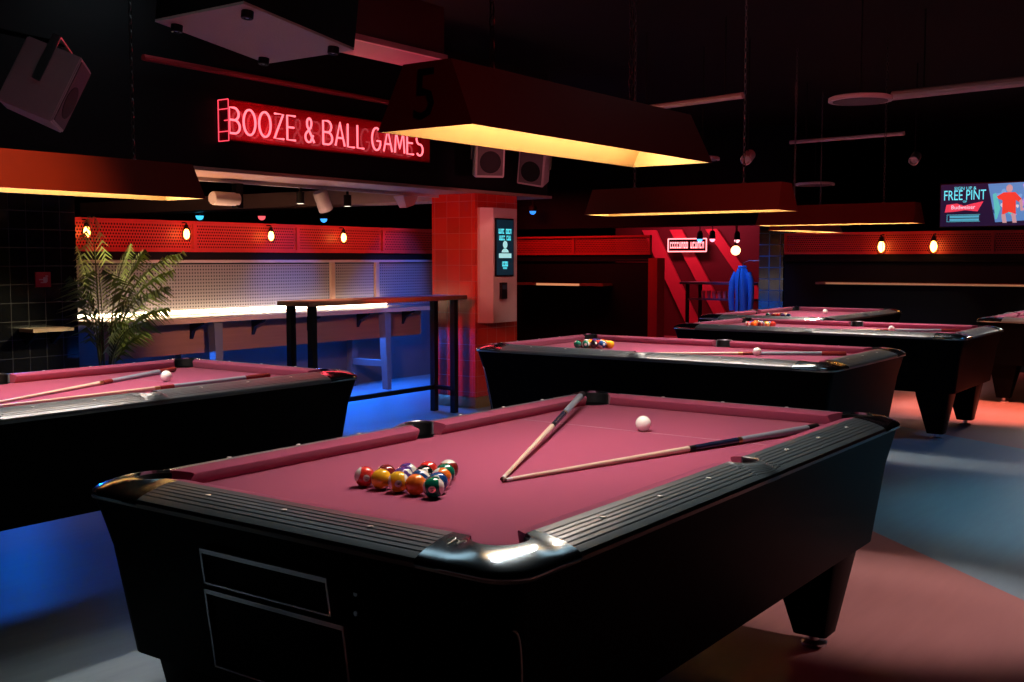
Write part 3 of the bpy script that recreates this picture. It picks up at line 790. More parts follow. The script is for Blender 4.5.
# wall mounted payment kiosk on the pillar
ks = thing('wall_kiosk', 'cream wall kiosk with lit screen on the side of the red pillar', 'kiosk', (5.60, 4.67, .85))
bm = new_bm()
prof = [(0, 0), (.0, -.03), (.10, -.12), (.50, -.12), (.52, -.10), (.52, 0)]
loft(bm, [[(x, y, 0) for x, y in prof], [(x, y, 1.14) for x, y in prof]]); obj('cabinet', bm, M['kiosk'], ks, 20)
bm = new_bm(); box(bm, (.12, -.135, .46), (.43, -.115, 1.04), bevel=.006); sc = obj('screen_bezel', bm, M['dark'], ks)
bm = new_bm(); box(bm, (.135, -.137, .475), (.415, -.134, 1.025)); scr = obj('screen', bm, emit_mat('dark teal screen', (.001, .013, .024), 1.), ks, 0)
teal = emit_mat('teal screen lettering', (.10, .75, .85), 1.)
bm = new_bm()
g = random.Random(3)
def glyphs(bm, x0, x1, z0, z1, n, y, gaps=()):
    st = (x1 - x0) / n
    for k in range(n):
        if k in gaps: continue
        a = x0 + k * st; w_ = st * .78; q = g.randrange(4)
        box(bm, (a, y, z0), (a + w_ * .3, y + .001, z1))
        if q != 1: box(bm, (a + w_ * .3, y, z1 - (z1 - z0) * .25), (a + w_, y + .001, z1))
        if q != 2: box(bm, (a + w_ * .3, y, z0), (a + w_, y + .001, z0 + (z1 - z0) * .25))
        if q != 3: box(bm, (a + w_ * .7, y, z0), (a + w_, y + .001, z1))
glyphs(bm, .165, .385, .885, .935, 9, -.1385, (4,)); glyphs(bm, .175, .375, .82, .868, 8, -.1385, (4,)); glyphs(bm, .225, .325, .56, .61, 5, -.1385); glyphs(bm, .24, .31, .535, .552, 5, -.1385)
obj('screen_lettering', bm, teal, scr, 0)
bm = new_bm()
lathe(bm, ((.038, -.1385), (.038, -.1378)), (.275, 0, .778), 16, axis='y'); loft(bm, [[(x, y, z) for x, z in ((.215, .70), (.335, .70), (.325, .722), (.295, .738), (.255, .738), (.225, .722))] for y in (-.1385, -.1378)]); box(bm, (.17, -.1388, .645), (.38, -.1378, .69))
obj('screen_figure', bm, emit_mat('pale screen figure', (.35, .75, .75), .9), scr, 0)
bm = new_bm(); box(bm, (.20, -.15, .235), (.30, -.118, .40), bevel=.006); rd = obj('card_reader', bm, M['dark'], ks)
bm = new_bm(); box(bm, (.215, -.152, .33), (.285, -.1495, .375)); obj('reader_display', bm, mat('reader display', (.03, .05, .08), .2), rd, 0)
light('kiosk_spot', 'SPOT', (4.7, 3.3, 2.5), (5.85, 4.6, 1.4), 55, (1, .38, .34), .05, spot=26, blend=.5)

# ------------------------------------------------------------------ far dividers
far_a = divider('dark divider right of the red pillar, red band on top', 2.9, (12.42, 9.35, 0), R(-90), peg=False)
bm = new_bm(); box(bm, (.4, -.30, 1.05), (2.2, 0, 1.085)); obj('ledge', bm, M['wood'], far_a, 0)
bm = new_bm(); box(bm, (.9, -.304, 1.05), (1.75, -.30, 1.085)); obj('ledge_edge', bm, emit_mat('warm edge glow', (1, .45, .2), .55), far_a, 0)  # lit stretch of the wooden edge, its light put in as emission
far_b = divider('dark divider below the television, red band on top', 7.2, (12.5, 4.26, 0), R(-90), peg=False)
bm = new_bm(); box(bm, (.6, -.34, 1.13), (6.8, 0, 1.16)); obj('ledge', bm, M['wood'], far_b, 0)
bm = new_bm(); box(bm, (.75, -.344, 1.133), (6.6, -.34, 1.157)); obj('ledge_edge', bm, emit_mat('faint warm edge glow', (1, .5, .25), .22), far_b, 0)  # light along this edge put in as faint emission
for y, lb in ((2.80, 'glowing bulb on the far red band, left of the television'), (2.10, 'glowing bulb on the far red band, just under the television')):
    c = copy_tree(bl); c.location = (12.44, y, 1.66); c.rotation_euler = (0, 0, R(-90)); c.scale = (1.5, 1.5, 1.5); c['label'] = lb
bm = new_bm(); box(bm, (12.3, 6.27, 0), (12.55, 6.43, 1.5)); o = obj('red_post', bm, mat('red post paint', (.40, .02, .015), .4), None, 0); tag(o, 'short red post at the end of the dark divider', 'post')
light('far_red_wash', 'AREA', (11.4, 7.9, 2.7), (12.4, 7.7, 1.6), 12, (1, .06, .05), 2.6, .1, spread=90)
light('far_red_wash', 'AREA', (11.6, 2.0, 2.9), (12.5, 2.0, 1.6), 8, (1, .06, .05), 4.2, .1, spread=90)
light('post_red_spot', 'SPOT', (11.2, 5.9, 2.4), (12.4, 6.35, .9), 12, (1, .08, .06), .05, spot=40, blend=.6)

# television
tv = thing('television', 'wall television showing a FREE PINT advert and a player in red', 'television', (12.2, 2.0, 1.90))
TW, TH = 1.12, .58
bm = new_bm(); box(bm, (0, -TW, 0), (.06, 0, TH), bevel=.004); obj('casing', bm, M['dark'], tv)
bm = new_bm(); box(bm, (-.003, -TW + .015, .015), (0, -.015, TH - .015)); scr = obj('screen', bm, emit_mat('dark navy picture', (.012, .006, .03), 1.), tv, 0)
def tvtext(txt, size, y, z, m, sx=1., nm='screen_lettering', x=-.005, rot=0):
    b = text_bm(txt, size, .0004, sx=sx); xform(b, Matrix.Translation((x, y, z)) @ Matrix.Rotation(rot, 4, 'X') @ FACE_X); return obj(nm, b, m, scr, 0)
cy = emit_mat('cyan lettering', (.12, .75, .9), 1.1)
tvtext('SIGN UP &', .06, -.32, .508, cy, 1.0); tvtext('FREE PINT', .185, -.315, .415, cy, .64); tvtext('OF', .04, -.32, .335, cy)
bm = new_bm()
bow = [(-.10, .285), (-.28, .30), (-.34, .27), (-.52, .335), (-.46, .21), (-.34, .235), (-.26, .22), (-.08, .20)]
bow = [(-.09, .30), (-.22, .315), (-.31, .282), (-.42, .31), (-.55, .335), (-.48, .205), (-.33, .225), (-.22, .21), (-.07, .20)]
loft(bm, [[(-.0045, a, b) for a, b in bow], [(-.0035, a, b) for a, b in bow]]); obj('bow_tie_emblem', bm, emit_mat('red emblem', (.75, .05, .10), .9), scr, 0)
tvtext('Budweiser', .075, -.30, .262, emit_mat('pale lettering', (.75, .68, .85), 1.), .95, x=-.006)
bm = new_bm()
for z0, z1 in ((.085, .115), (.125, .155)): glyphs_n = None; box(bm, (-.0045, -.50, z0), (-.0035, -.135, z1))
obj('small_print_bars', bm, emit_mat('blue caption bars', (.08, .45, .62), .8), scr, 0)
bm = new_bm(); box(bm, (-.0045, -.515, .075), (-.004, -.10, .078)); box(bm, (-.0045, -.515, .165), (-.004, -.10, .168)); box(bm, (-.0045, -.103, .078), (-.004, -.10, .165)); obj('caption_frame', bm, cy, scr, 0)
bm = new_bm(); pts = [(-.60, .555), (-1.10, .565), (-1.10, .08), (-.70, .06)]
loft(bm, [[(-.0040, a, b) for a, b in pts], [(-.0032, a, b) for a, b in pts]]); obj('picture_panel', bm, emit_mat('pale blue picture', (.10, .28, .62), .8), scr, 0)
def blob(m, pts, x, nm):
    bm = new_bm(); loft(bm, [[(x, a, b) for a, b in pts], [(x + .0006, a, b) for a, b in pts]]); obj(nm, bm, m, scr, 0)
ell = lambda cy_, cz, ry, rz_, n=14: [(cy_ + ry * math.cos(2 * math.pi * k / n), cz + rz_ * math.sin(2 * math.pi * k / n)) for k in range(n)]
skin = emit_mat('picture skin tone', (.55, .35, .38), .8); shirt = emit_mat('picture red shirt', (.75, .05, .03), .9)
blob(skin, ell(-.86, .49, .04, .05), -.0052, 'player_head')
blob(shirt, [(-.79, .44), (-.93, .44), (-1.01, .35), (-.98, .31), (-.94, .34), (-.945, .16), (-.86, .19), (-.78, .15), (-.78, .34), (-.73, .36), (-.71, .39)], -.005, 'player_shirt')
blob(skin, [(-.77, .16), (-.82, .165), (-.84, .05), (-.79, .05)], -.0051, 'player_leg'); blob(skin, [(-.89, .17), (-.94, .16), (-.96, .05), (-.91, .05)], -.0051, 'player_leg')
blob(skin, [(-.98, .33), (-1.01, .35), (-1.03, .2), (-1.0, .2)], -.0053, 'player_arm')
blob(emit_mat('picture cyan patch', (.10, .6, .6), .8), [(-.66, .42), (-.70, .44), (-.76, .24), (-.72, .10), (-.70, .10)], -.0048, 'picture_patch')
blob(emit_mat('picture lilac patch', (.5, .3, .65), .8), [(-1.02, .54), (-1.10, .55), (-1.10, .40), (-1.04, .44)], -.0048, 'picture_patch')
g2 = random.Random(11)
for k in range(16):
    yy, zz = g2.uniform(-1.07, -.68), g2.uniform(.12, .53); c_ = g2.choice([('cyan', (.10, .55, .62)), ('lilac', (.45, .30, .62)), ('sky', (.16, .42, .80)), ('navy', (.02, .06, .22)), ('white', (.6, .7, .8))])
    r1, r2 = g2.uniform(.02, .05), g2.uniform(.02, .06)
    blob(emit_mat('picture %s patch' % c_[0], c_[1], .8), [(yy + r1 * math.cos(t_) * g2.uniform(.6, 1.2), zz + r2 * math.sin(t_) * g2.uniform(.6, 1.2)) for t_ in [2 * math.pi * q / 7 for q in range(7)]], -.0044 - k * .00002, 'picture_patch')
bm = new_bm(); box(bm, (.06, -.7, .2), (.30, -.45, .4)); obj('wall_mount', bm, M['dark'], tv, 0)

# ------------------------------------------------------------------ far bay: slanted boards, neon, table, jacket
bm = new_bm(); box(bm, (16.0, 4.66, 0), (16.1, 9.2, ZC)); struct('wall_bay', bm, mat('dark red bay wall', (.10, .008, .012), .6), 'dark red end wall of the far bay', 0)
bm = new_bm(); box(bm, (12.95, 4.30, 0), (16.0, 4.5, ZC)); struct('wall_bay_side', bm, M['dark'], 'black side wall of the far bay', 0)
pinkpaint = mat('pink red board paint', (.60, .06, .09), .5)
slb = ['slanted red board at the left of the far bay', 'slanted red board behind the small neon sign', 'slanted red board left of the blue jacket']
for i, (ya, za, yb, zb, wd) in enumerate(((8.55, 2.05, 7.55, .2, .30), (7.95, 2.05, 6.85, .2, .26), (7.2, 2.05, 6.2, .75, .24))):
    bm = new_bm(); pts = [(ya, za), (ya - wd, za), (yb - wd, zb), (yb, zb)]
    loft(bm, [[(15.90, a, b) for a, b in pts], [(15.95, a, b) for a, b in pts]]); o = obj('slanted_board', bm, pinkpaint, None, 0); tag(o, slb[i], 'board', 'slanted red boards in the far bay')
light('bay_pink', 'AREA', (14.6, 7.4, 2.7), (15.9, 7.3, 1.5), 45, (1, .10, .20), 1.6, .3)
light('bay_blue', 'SPOT', (13.4, 5.6, 2.5), (14.2, 5.3, .8), 60, (.03, .25, 1), .06, spot=70, blend=.6)
light('column_blue', 'SPOT', (11.7, 5.3, 2.2), (12.5, 4.9, 1.2), 50, (.02, .25, 1), .05, spot=60, blend=.6)
sn = thing('small_neon_sign', 'small boxed pink neon sign in the far bay', 'neon sign', (15.80, 7.92, 1.63))
npk = emit_mat('pale pink neon', (1, .28, .30), 2.4)
bm = new_bm(); box(bm, (.02, -.80, 0), (.04, 0, .24)); obj('back_panel', bm, mat('black acrylic', (.01, .002, .003), .2), sn, 0)
bm = new_bm()
for a, b in (((0, 0, 0), (0, -.80, 0)), ((0, -.80, 0), (0, -.80, .24)), ((0, -.80, .24), (0, 0, .24)), ((0, 0, .24), (0, 0, 0))): tube(bm, [a, b], .013, 6)
obj('neon_border', bm, npk, sn)
bm = new_bm(); glyphs(bm, .04, .76, .06, .18, 15, 0., (8,)); xform(bm, Matrix.Rotation(R(-90), 4, 'Z')); obj('neon_lettering', bm, npk, sn, 0)
bm = new_bm(); box(bm, (.04, -.5, .08), (.1, -.3, .16)); obj('mounting_bracket', bm, M['dark'], sn, 0)
ht = thing('high_table', 'high black table in the far bay under the small neon sign', 'table', (14.5, 6.1, 0))
bm = new_bm(); box(bm, (-.3, -.62, 1.05), (.3, .75, 1.09), bevel=.004); obj('table_top', bm, mat('blue grey table top', (.10, .12, .22), .3), ht)
bm = new_bm(); box(bm, (-.28, -.6, .78), (-.02, .60, .81)); obj('under_shelf', bm, mat('blue grey table top', (.10, .12, .22), .3), ht, 0)
for x in (-.25, .25):
    for y in (-.55, .62):
        bm = new_bm(); box(bm, (x - .025, y - .025, 0), (x + .025, y + .025, 1.05)); obj('leg', bm, M['dark'], ht, 0)
gp = None
for k in range(5):
    y = 6.45 - k * .10; lb = 'short glass on the shelf under the far bay table'
    if gp is None:
        bm = new_bm(); lathe(bm, ((.030, 0), (.038, .13), (.035, .13), (.028, .006), (.001, .006)), (0, 0, 0), 14); gp = obj('glass_tumbler', bm, mat('pink tumbler glass', (.55, .22, .30), .2, spec=.6)); o = gp  # tumblers in an even opaque pink
    else: o = gp.copy(); COL.objects.link(o)
    o.location = (14.32, y, .811); tag(o, lb, 'glass', 'glasses on the far bay table shelf')
# jacket on a peg beside the column
jk = thing('jacket', 'bright blue jacket hanging beside the dark tiled column', 'jacket', (12.62, 4.98, .62))
bm = new_bm(); rings = []
for z, ry, rx, oy in ((0, .10, .07, 0), (.12, .105, .085, .0), (.30, .10, .08, .0), (.50, .105, .08, 0), (.62, .11, .075, 0), (.70, .08, .05, 0), (.76, .04, .035, 0)):
    rings.append([(rx * math.cos(t_) * (1 + .18 * math.sin(5 * t_ + z * 6)), oy + ry * math.sin(t_) * (1 + .10 * math.sin(5 * t_ + z * 6)), z) for t_ in [2 * math.pi * k / 28 for k in range(28)]])
loft(bm, rings); jm = mat('blue nylon', (.05, .34, .85), .5, bump=.3, scale=30)
obj('body', bm, jm, jk)
bm = new_bm(); tube(bm, [(-.052, .01, .72), (-.092, .012, .55), (-.098, .012, .30), (-.088, .012, .06)], .006, 6); obj('zip', bm, M['dark'], jk)
for s in (1, -1):
    bm = new_bm(); tube(bm, [(0, s * .10, .66), (-.02, s * .15, .52), (-.03, s * .165, .30), (-.03, s * .15, .08)], [.045, .05, .045, .04], 12); obj('sleeve', bm, jm, jk)
bm = new_bm(); tube(bm, [(-.03 * math.sin(a), .055 * math.cos(a), .745 + .0 * a) for a in [2 * math.pi * k / 14 for k in range(14)]], .022, 8, closed=True); obj('collar', bm, jm, jk)
bm = new_bm(); tube(bm, [(0, -.33, .84), (0, -.1, .84), (0, -.02, .80), (0, 0, .76)], .008, 6); obj('hanger_hook', bm, M['steel'], jk)
# coloured spots and a globe in the bay
def small_spot(label, loc, col, s=12.):
    t = thing('coloured_spotlight', label, 'spotlight', loc, 0, 'coloured spotlights in the far bay')
    bm = new_bm(); lathe(bm, ((.03, .14), (.05, .10), (.055, .0), (.05, -.005)), (0, 0, 0), 16); obj('can', bm, M['dark'], t)
    bm = new_bm(); sphere(bm, (0, 0, -.012), .046, 14, 8); obj('lens', bm, emit_mat('lens ' + label, col, s), t)
    bm = new_bm(); tube(bm, [(0, 0, .13), (0, 0, ZC - loc[2])], .010, 6); obj('stem', bm, M['dark'], t)
small_spot('blue spotlight in the far bay, right of the small neon sign', (14.5, 6.62, 1.84), (.08, .35, 1), 3.)
small_spot('pink spotlight in the far bay beside the blue one', (14.5, 6.38, 1.84), (1, .25, .35), 3.)
small_spot('pale pink spotlight in the far bay over the jacket', (14.5, 5.92, 1.82), (1, .45, .5), 2.5)
gl = thing('globe_lamp', 'round glowing globe lamp above the blue jacket', 'lamp', (12.9, 5.22, 1.62))
bm = new_bm(); sphere(bm, (0, 0, 0), .075, 18, 12); obj('globe', bm, emit_mat('warm globe', (1, .55, .25), 4.), gl)
bm = new_bm(); tube(bm, [(0, 0, .07), (0, 0, ZC - 1.62)], .008, 6); lathe(bm, ((.02, .065), (.02, .11), (.008, .12)), (0, 0, 0), 12); obj('cord', bm, M['dark'], gl)

# ------------------------------------------------------------------ palm in a pot
pl = thing('potted_palm', 'tall potted palm with arching green fronds beside the bar counter', 'potted plant', (2.24, 5.9, 0))
bm = new_bm(); lathe(bm, ((.15, 0), (.20, .46), (.215, .47), (.215, .50), (.19, .50), (.185, .44), (.001, .44)), (0, 0, 0), 24); obj('pot', bm, M['dark'], pl)
bm = new_bm(); lathe(bm, ((.184, .435), (.12, .455), (.001, .46)), (0, 0, 0), 18, cap=False); obj('soil', bm, mat('dark soil', (.02, .014, .01), .95, bump=.6, scale=60), pl)
leafm = mat('palm leaf', (.17, .22, .045), .42, var=.35, scale=5)
stemm = mat('palm stem', (.09, .11, .03), .5)
def frond(az, lean, H, L, droop):
    """rachis rises H then arches; az direction in the plan"""
    ca, sa = math.cos(R(az)), math.sin(R(az)); pts = []
    n = 22
    for k in range(n + 1):
        f = k / n; s = f * L
        out = lean * s * .55 + droop * f ** 2.4 * L * .62; up = s * (1 - .12 * f) - droop * f ** 2.6 * L * .50
        pts.append(Vector((ca * (.03 + out), sa * (.03 + out), .45 + up)))
    bm = new_bm(); tube(bm, pts, [.009 * (1 - .8 * k / n) for k in range(n + 1)], 6, mi=1)
    N = 20
    for k in range(N):
        f = .30 + .70 * k / (N - 1); i = min(n - 1, int(f * n)); u = f * n - i
        p = pts[i].lerp(pts[i + 1], u); d = (pts[i + 1] - pts[i]).normalized()
        side = d.cross(Vector((0, 0, 1))); 
        if side.length < .05: side = Vector((-sa, ca, 0))
        side.normalize()
        ln = .40 * math.sin(math.pi * (.22 + .70 * (f - .30) / .70)) * rnd.uniform(.85, 1.1) * min(1, L)
        for s in (1, -1):
            q = (side * s * .80 + d * .62 + Vector((0, 0, -.10 + rnd.uniform(-.1, .1)))).normalized()
            tip = p + q * ln + Vector((0, 0, -.38 * ln)); mid = p + q * ln * .5 + Vector((0, 0, .01))
            wv = q.cross(side * s).normalized() if False else d * .5 + Vector((0, 0, .4)); wv = (wv - q * wv.dot(q)).normalized() * .012
            a = bm.verts.new(p); b1 = bm.verts.new(mid + wv); b2 = bm.verts.new(mid - wv); m_ = bm.verts.new(mid + Vector((0, 0, -.006))); c = bm.verts.new(tip)
            for tri in ((a, b1, m_), (a, m_, b2), (b1, c, m_), (m_, c, b2)): bm.faces.new(tri)
    obj('frond', bm, [leafm, stemm], pl, 0)
for az, lean, H, L, dr in ((120, .02, 0, 1.56, .03), (-42, .17, 0, 1.60, .42), (-35, .20, 0, 1.36, .40), (-60, .18, 0, 1.22, .46), (140, .06, 0, 1.34, .12), (170, .10, 0, 1.10, .20), (-20, .12, 0, 1.40, .22), (230, .08, 0, 1.16, .20), (-30, .26, 0, .98, .5), (-75, .22, 0, .82, .5), (-10, .3, 0, .66, .5), (-48, .05, 0, 1.40, .16)):
    frond(az, lean, H, L, dr)
light('palm_spot', 'SPOT', (3.4, 5.1, 2.05), (2.5, 5.9, 1.25), 240, (1, .86, .5), .04, spot=40, blend=.6)

# left tiled wall fittings
o = thing('wall_sign', 'small red square notice on the black tiled wall', 'sign', (2.28, 6.95, 1.24))
bm = new_bm(); box(bm, (0, -.012, 0), (.14, 0, .13)); obj('plate', bm, mat('red notice', (.55, .015, .03), .5), o, 0)
bm = new_bm()
for a, b, c_, d in ((.03, .06, .075, .07), (.07, .045, .11, .085), (.045, .035, .10, .045), (.09, .09, .115, .10)): box(bm, (a, -.0135, b), (c_, -.012, d))
obj('notice_marks', bm, mat('pale notice marks', (.7, .5, .5), .5), o, 0)
o = thing('wall_shelf', 'short pale shelf on the black tiled wall left of the palm', 'shelf', (2.12, 6.95, .86))
bm = new_bm(); box(bm, (0, -.22, 0), (.38, 0, .03)); obj('board', bm, M['woodedge'], o, 0)
for x in (.06, .30):
    bm = new_bm(); pts = [(0, 0), (-.18, 0), (0, -.12)]; loft(bm, [[(x, a, b) for a, b in pts], [(x + .03, a, b) for a, b in pts]]); obj('bracket', bm, M['dark'], o, 0)
light('wall_red_spot', 'SPOT', (1.6, 5.2, 2.4), (2.3, 6.95, 1.3), 8, (1, .4, .4), .05, spot=20, blend=.6)

# ------------------------------------------------------------------ speakers and ceiling gear
def make_speaker(label, loc, rot, s=(1, 1, 1), anchor=(0, 0, 0)):
    t = thing('loudspeaker', label, 'loudspeaker', loc, 0, 'pale wall loudspeakers'); t.rotation_euler = rot
    W_, D_, H_ = .30 * s[0], .30 * s[1], .42 * s[2]
    bm = new_bm(); pr = [(-W_ / 2, -D_ / 2), (W_ / 2, -D_ / 2), (W_ * .36, D_ / 2), (-W_ * .36, D_ / 2)]
    loft(bm, [[(x, y, -H_ / 2) for x, y in pr], [(x, y, H_ / 2) for x, y in pr]]); bmesh.ops.bevel(bm, geom=bm.edges[:], offset=.008, segments=2, affect='EDGES'); obj('cabinet', bm, M['whitecab'], t)
    bm = new_bm(); box(bm, (-W_ / 2 + .02, -D_ / 2 - .006, -H_ / 2 + .02), (W_ / 2 - .02, -D_ / 2, H_ / 2 - .02)); g_ = obj('grille', bm, M['grille'], t, 0)
    bm = new_bm(); lathe(bm, ((W_ * .36, -D_ / 2 - .009), (W_ * .36, -D_ / 2 - .006)), (0, 0, -H_ * .1), 24, axis='y'); obj('woofer', bm, M['dark'], g_)
    if True:
        bm = new_bm()
        for x in (-W_ / 2 - .012, W_ / 2 + .004): box(bm, (x, -.02, -.02), (x + .008, .03, H_ / 2 + .06))
        box(bm, (-W_ / 2 - .012, -.02, H_ / 2 + .052), (W_ / 2 + .012, .03, H_ / 2 + .06)); obj('yoke', bm, M['steel'], t, 0)
        bm = new_bm(); tube(bm, [(0, 0, H_ / 2 + .055), t.rotation_euler.to_matrix().inverted() @ (Vector(anchor) - Vector(loc))], .016, 8); obj('mounting_arm', bm, M['dark'], t)
    return t
make_speaker('large pale loudspeaker tilted down at the upper left corner', (.66, 4.05, 2.50), (R(24), R(8), R(46)), (.92, 1.12, .98), (.75, 4.69, 2.9))
make_speaker('pale loudspeaker with round cone facing out, below the numbered lamp', (5.33, 4.35, 2.44), (R(8), 0, R(-38)), (.95, .9, .85), (5.4, 4.69, 2.75))
make_speaker('pale loudspeaker turned aside, right of the round coned one', (6.15, 4.35, 2.42), (R(14), R(10), R(-75)), (.95, .9, .85), (6.2, 4.69, 2.75))
sb = thing('hanging_subwoofer', 'black box hung from the ceiling, grey underside with four rubber feet', 'loudspeaker', (.63, 2.18, 2.55)); sb.rotation_euler = (0, R(8), 0)
bm = new_bm(); box(bm, (-.35, -.315, .012), (.35, .315, .52), bevel=.006); obj('cabinet', bm, M['dark'], sb)
bm = new_bm(); box(bm, (-.348, -.313, 0), (.348, .313, .012)); obj('bottom_plate', bm, M['grey'], sb, 0)
for x in (-.27, .27):
    for y in (-.25, .25):
        bm = new_bm(); lathe(bm, ((.028, 0), (.028, -.03), (.025, -.034), (.013, -.034), (.013, -.026), (.001, -.026)), (x, y, 0), 16); ft = obj('foot', bm, M['bluecloth'], sb)
        bm = new_bm(); lathe(bm, ((.010, -.030), (.010, -.0265)), (x, y, 0), 10); obj('bolt', bm, M['chrome'], ft)
        bm = new_bm(); tube(bm, [(x, y, .52), (x, y, .84)], .006, 6); obj('hanger_rod', bm, M['dark'], sb)
light('subwoofer_fill', 'SPOT', (-.4, .9, 1.9), (.63, 2.18, 2.55), 1.4, (1, .62, .62), .1, spot=50, blend=.6)
# ductwork behind the lamp, the red light on it put into its colour
bm = new_bm(); box(bm, (1.2, 2.75, 2.80), (2.75, 3.1, 3.15)); box(bm, (2.0, 2.85, 3.15), (2.1, 2.95, ZC)); o = obj('ventilation_duct', bm, mat('red lit duct', (.11, .004, .007), .45), None, 0)
bm = new_bm(); box(bm, (1.2, 2.72, 2.80), (2.75, 2.75, 2.835)); obj('edge_strip', bm, mat('pink edge strip', (.55, .16, .20), .5), o, 0); tag(o, 'red-lit rectangular duct running along the ceiling', 'duct')
bm = new_bm(); tube(bm, [(1.7, 4.55, 2.86), (5.4, 4.55, 2.83)], .022, 10); o = obj('ceiling_pipe', bm, mat('red lit pipe', (.34, .02, .025), .4), None); tag(o, 'thin red-lit pipe running above the neon sign', 'pipe')  # red glow on the pipe painted into its colour
light('duct_red', 'SPOT', (1.3, 1.8, 2.2), (2.3, 2.7, 2.8), 2, (1, .08, .08), .1, spot=70, blend=.6)
light('pipe_red', 'SPOT', (3.0, 3.4, 2.4), (3.3, 4.55, 2.85), 7, (1, .10, .08), .1, spot=90, blend=.6)
# track and spotlights under the beam
tr = thing('lighting_track', 'pale lighting track fixed under the tan soffit', 'track', (2.3, 5.15, 2.10))
bm = new_bm(); box(bm, (0, -.02, 0), (4.2, .02, .03)); obj('rail', bm, M['whitecab'], tr, 0)
def track_spot(label, x, kind, z=2.10, yaw=0):
    t = thing('track_spotlight', label, 'spotlight', (x, 5.15, z), yaw, 'spotlights on the track')
    if kind == 'down':
        bm = new_bm(); lathe(bm, ((.012, 0), (.012, -.03), (.035, -.035), (.035, -.13), (.030, -.135)), (0, 0, 0), 16); obj('can', bm, M['dark'], t)
        bm = new_bm(); lathe(bm, ((.028, -.137), (.028, -.131)), (0, 0, 0), 16); obj('lens', bm, emit_mat('warm white lens', (1, .85, .65), 2.2), t)
    elif kind == 'tilt':
        bm = new_bm(); lathe(bm, ((.06, .09), (.065, .08), (.065, -.09), (.058, -.095), (.05, -.07), (.001, -.07)), (0, 0, 0), 20)
        xform(bm, Matrix.Translation((.02, 0, -.10)) @ Matrix.Rotation(R(-25), 4, 'Y')); obj('can', bm, M['whitecab'], t)
        bm = new_bm(); tube(bm, [(0, 0, 0), (0, 0, -.05)], .012, 8); obj('stem', bm, M['whitecab'], t)
    elif kind == 'side':
        bm = new_bm(); lathe(bm, ((.05, -.13), (.055, -.12), (.055, .12), (.048, .125), (.04, .10), (.001, .10)), (0, 0, -.13), 20, axis='x'); obj('can', bm, M['whitecab'], t)
        bm = new_bm(); box(bm, (.09, -.03, -.20), (.16, .03, 0)); obj('gear_box', bm, M['dark'], t, 0)
    else:
        bm = new_bm(); loft(bm, [[(-.11, -.05, -.01), (.11, -.05, -.01), (.11, .08, -.01), (-.11, .08, -.01)], [(-.05, -.04, -.12), (.06, -.04, -.09), (.06, .05, -.09), (-.05, .05, -.12)]]); obj('can', bm, M['whitecab'], t, 20)
        bm = new_bm(); box(bm, (-.02, -.02, -.01), (.02, .02, 0)); obj('stem', bm, M['whitecab'], t, 0)
track_spot('pale cylinder spotlight lying level at the left of the track', 2.88, 'side')
track_spot('small black downlight left of the tilted pale spotlight', 3.70, 'down')
track_spot('pale can spotlight tilted to the right on the track', 3.95, 'tilt')
track_spot('small black downlight right of the tilted pale spotlight', 4.28, 'down')
track_spot('pale wedge shaped spotlight nearest the pillar', 5.1, 'wedge')
o = thing('blue_spotlight', 'blue glowing spotlight behind the track', 'spotlight', (3.6, 5.9, 2.28))
bm = new_bm(); lathe(bm, ((.05, .10), (.06, 0), (.055, -.01)), (0, 0, 0), 16); obj('can', bm, M['dark'], o)
bm = new_bm(); lathe(bm, ((.05, -.014), (.05, -.008)), (0, 0, 0), 16); obj('lens', bm, emit_mat('blue lens', (.12, .30, 1), 2.5), o)
bm = new_bm(); tube(bm, [(0, 0, .1), (0, 0, ZC - 2.28)], .01, 6); obj('stem', bm, M['dark'], o)
# small coloured party lights hung far behind the red mesh band
for x, y, z, c, lb in ((6.85, 10.5, 2.09, (.05, .55, .9), 'distant cyan party light above the mesh band'), (7.97, 10.5, 2.12, (1, .10, .12), 'distant red party light above the mesh band'), (9.23, 10.5, 2.12, (.05, .35, 1), 'distant blue party light above the mesh band, right of the tilted spotlight'), (12.3, 8.65, 2.3, (.03, .25, 1), 'distant blue party light right of the kiosk')):
    t = thing('party_light', lb, 'party light', (x, y, z), 0, 'small coloured party lights')
    bm = new_bm(); lathe(bm, ((.03, .10), (.065, .06), (.065, 0), (.06, -.005)), (0, 0, 0), 14); obj('can', bm, M['dark'], t)
    bm = new_bm(); sphere(bm, (0, 0, -.01), .055, 12, 8); obj('lens', bm, emit_mat('lens ' + lb, c, 1.5), t)
    bm = new_bm(); tube(bm, [(0, 0, .1), (0, 0, ZC - z)], .01, 6); obj('stem', bm, M['dark'], t)
# pale round ceiling discs and conduits at the right
dm = mat('pale disc enamel', (.50, .42, .44), .5)
def disc(label, x, y, r, z=2.6):
    t = thing('ceiling_speaker', label, 'ceiling speaker', (x, y, z), 0, 'round pale ceiling speakers')
    bm = new_bm(); lathe(bm, ((r, 0), (r, .025), (r * .9, .035), (.03, .036)), (0, 0, 0), 28); obj('body', bm, dm, t)
    bm = new_bm(); lathe(bm, ((r * .86, -.004), (r * .86, 0)), (0, 0, 0), 28); obj('grille', bm, M['grille'], t)
    bm = new_bm(); tube(bm, [(0, 0, .03), (0, 0, ZC - z)], .006, 6); obj('stem', bm, M['dark'], t)
disc('large round ceiling speaker at the upper right', 4.84, .65, .22)
disc('round ceiling speaker at the tip of the numbered lamp', 6.39, 2.63, .16, 2.4)
disc('small distant round ceiling speaker over the farthest table', 10.35, 3.02, .24, 2.4)
pm = mat('pale conduit', (.42, .32, .33), .5)
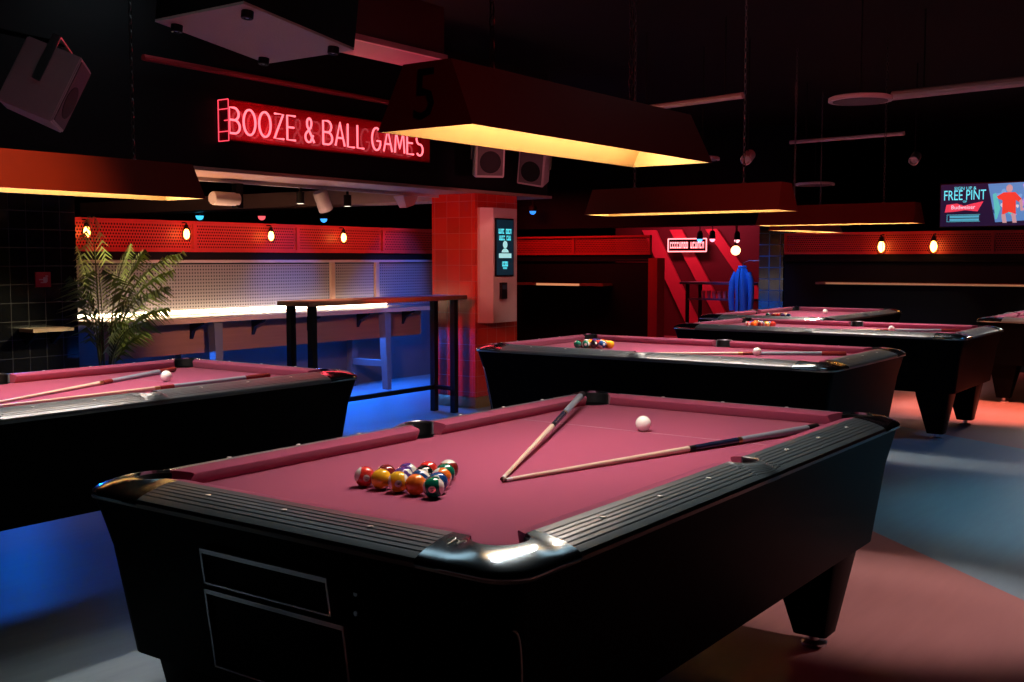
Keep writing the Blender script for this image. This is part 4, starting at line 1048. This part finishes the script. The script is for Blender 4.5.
for a, b, r, lb in (((6.08, .80, 2.8), (5.80, -.9, 2.8), .038, 'pale conduit on the ceiling running off to the right edge'), ((8.98, 2.81, 2.8), (8.82, 1.5, 2.8), .022, 'thin pale conduit over the farthest lamps'), ((5.60, 2.95, 2.8), (5.35, 1.77, 2.8), .026, 'short pale conduit behind the numbered lamp chain')):
    t = thing('ceiling_conduit', lb, 'conduit', a); bm = new_bm(); a, b = Vector(a), Vector(b); tube(bm, [(0, 0, 0), b - a], r, 10); obj('tube', bm, pm, t)
    for f in (.15, .85):
        p = (b - a) * f; bm = new_bm(); tube(bm, [p, (p.x, p.y, ZC - a.z)], .006, 6); obj('hanger_rod', bm, M['dark'], t)
for x, y, z, lb in ((6.35, 2.16, 2.4, 'small pale ceiling spotlight just right of the numbered lamp tip'), (8.46, 1.28, 2.5, 'small pale ceiling spotlight left of the television')):
    t = thing('ceiling_spotlight', lb, 'spotlight', (x, y, z), 0, 'small pale ceiling spotlights')
    bm = new_bm(); lathe(bm, ((.045, .07), (.05, .06), (.05, -.06), (.042, -.065), (.035, -.04), (.001, -.04)), (0, 0, 0), 18); xform(bm, Matrix.Rotation(R(60), 4, 'Y')); obj('can', bm, dm, t)
    bm = new_bm(); tube(bm, [(0, 0, .03), (0, 0, ZC - z)], .006, 6); obj('stem', bm, M['dark'], t)
make_speaker('small distant pale loudspeaker behind the lamp ends', (12.2, 4.35, 2.12), (0, 0, R(-70)), (.9, .9, .75), (12.56, 4.35, 2.4))
light('ceiling_red_fill', 'SPOT', (4.4, -.6, 1.7), (5.2, .8, 2.8), 5, (1, .36, .38), .1, spot=110, blend=.6)
light('ceiling_red_fill', 'SPOT', (7.6, 1.6, 1.9), (9.2, 2.8, 2.8), 6, (1, .36, .38), .1, spot=110, blend=.6)
light('speaker_red', 'SPOT', (4.7, 2.9, 2.1), (5.7, 4.3, 2.4), 34, (1, .2, .25), .1, spot=50, blend=.6)
light('shade_orange_fill', 'SPOT', (-.9, .9, 2.9), (-.45, 2.72, 1.86), 330, (1, .36, .07), .05, spot=36, blend=1.0)  # added orange spot, warms the left lamp's shade
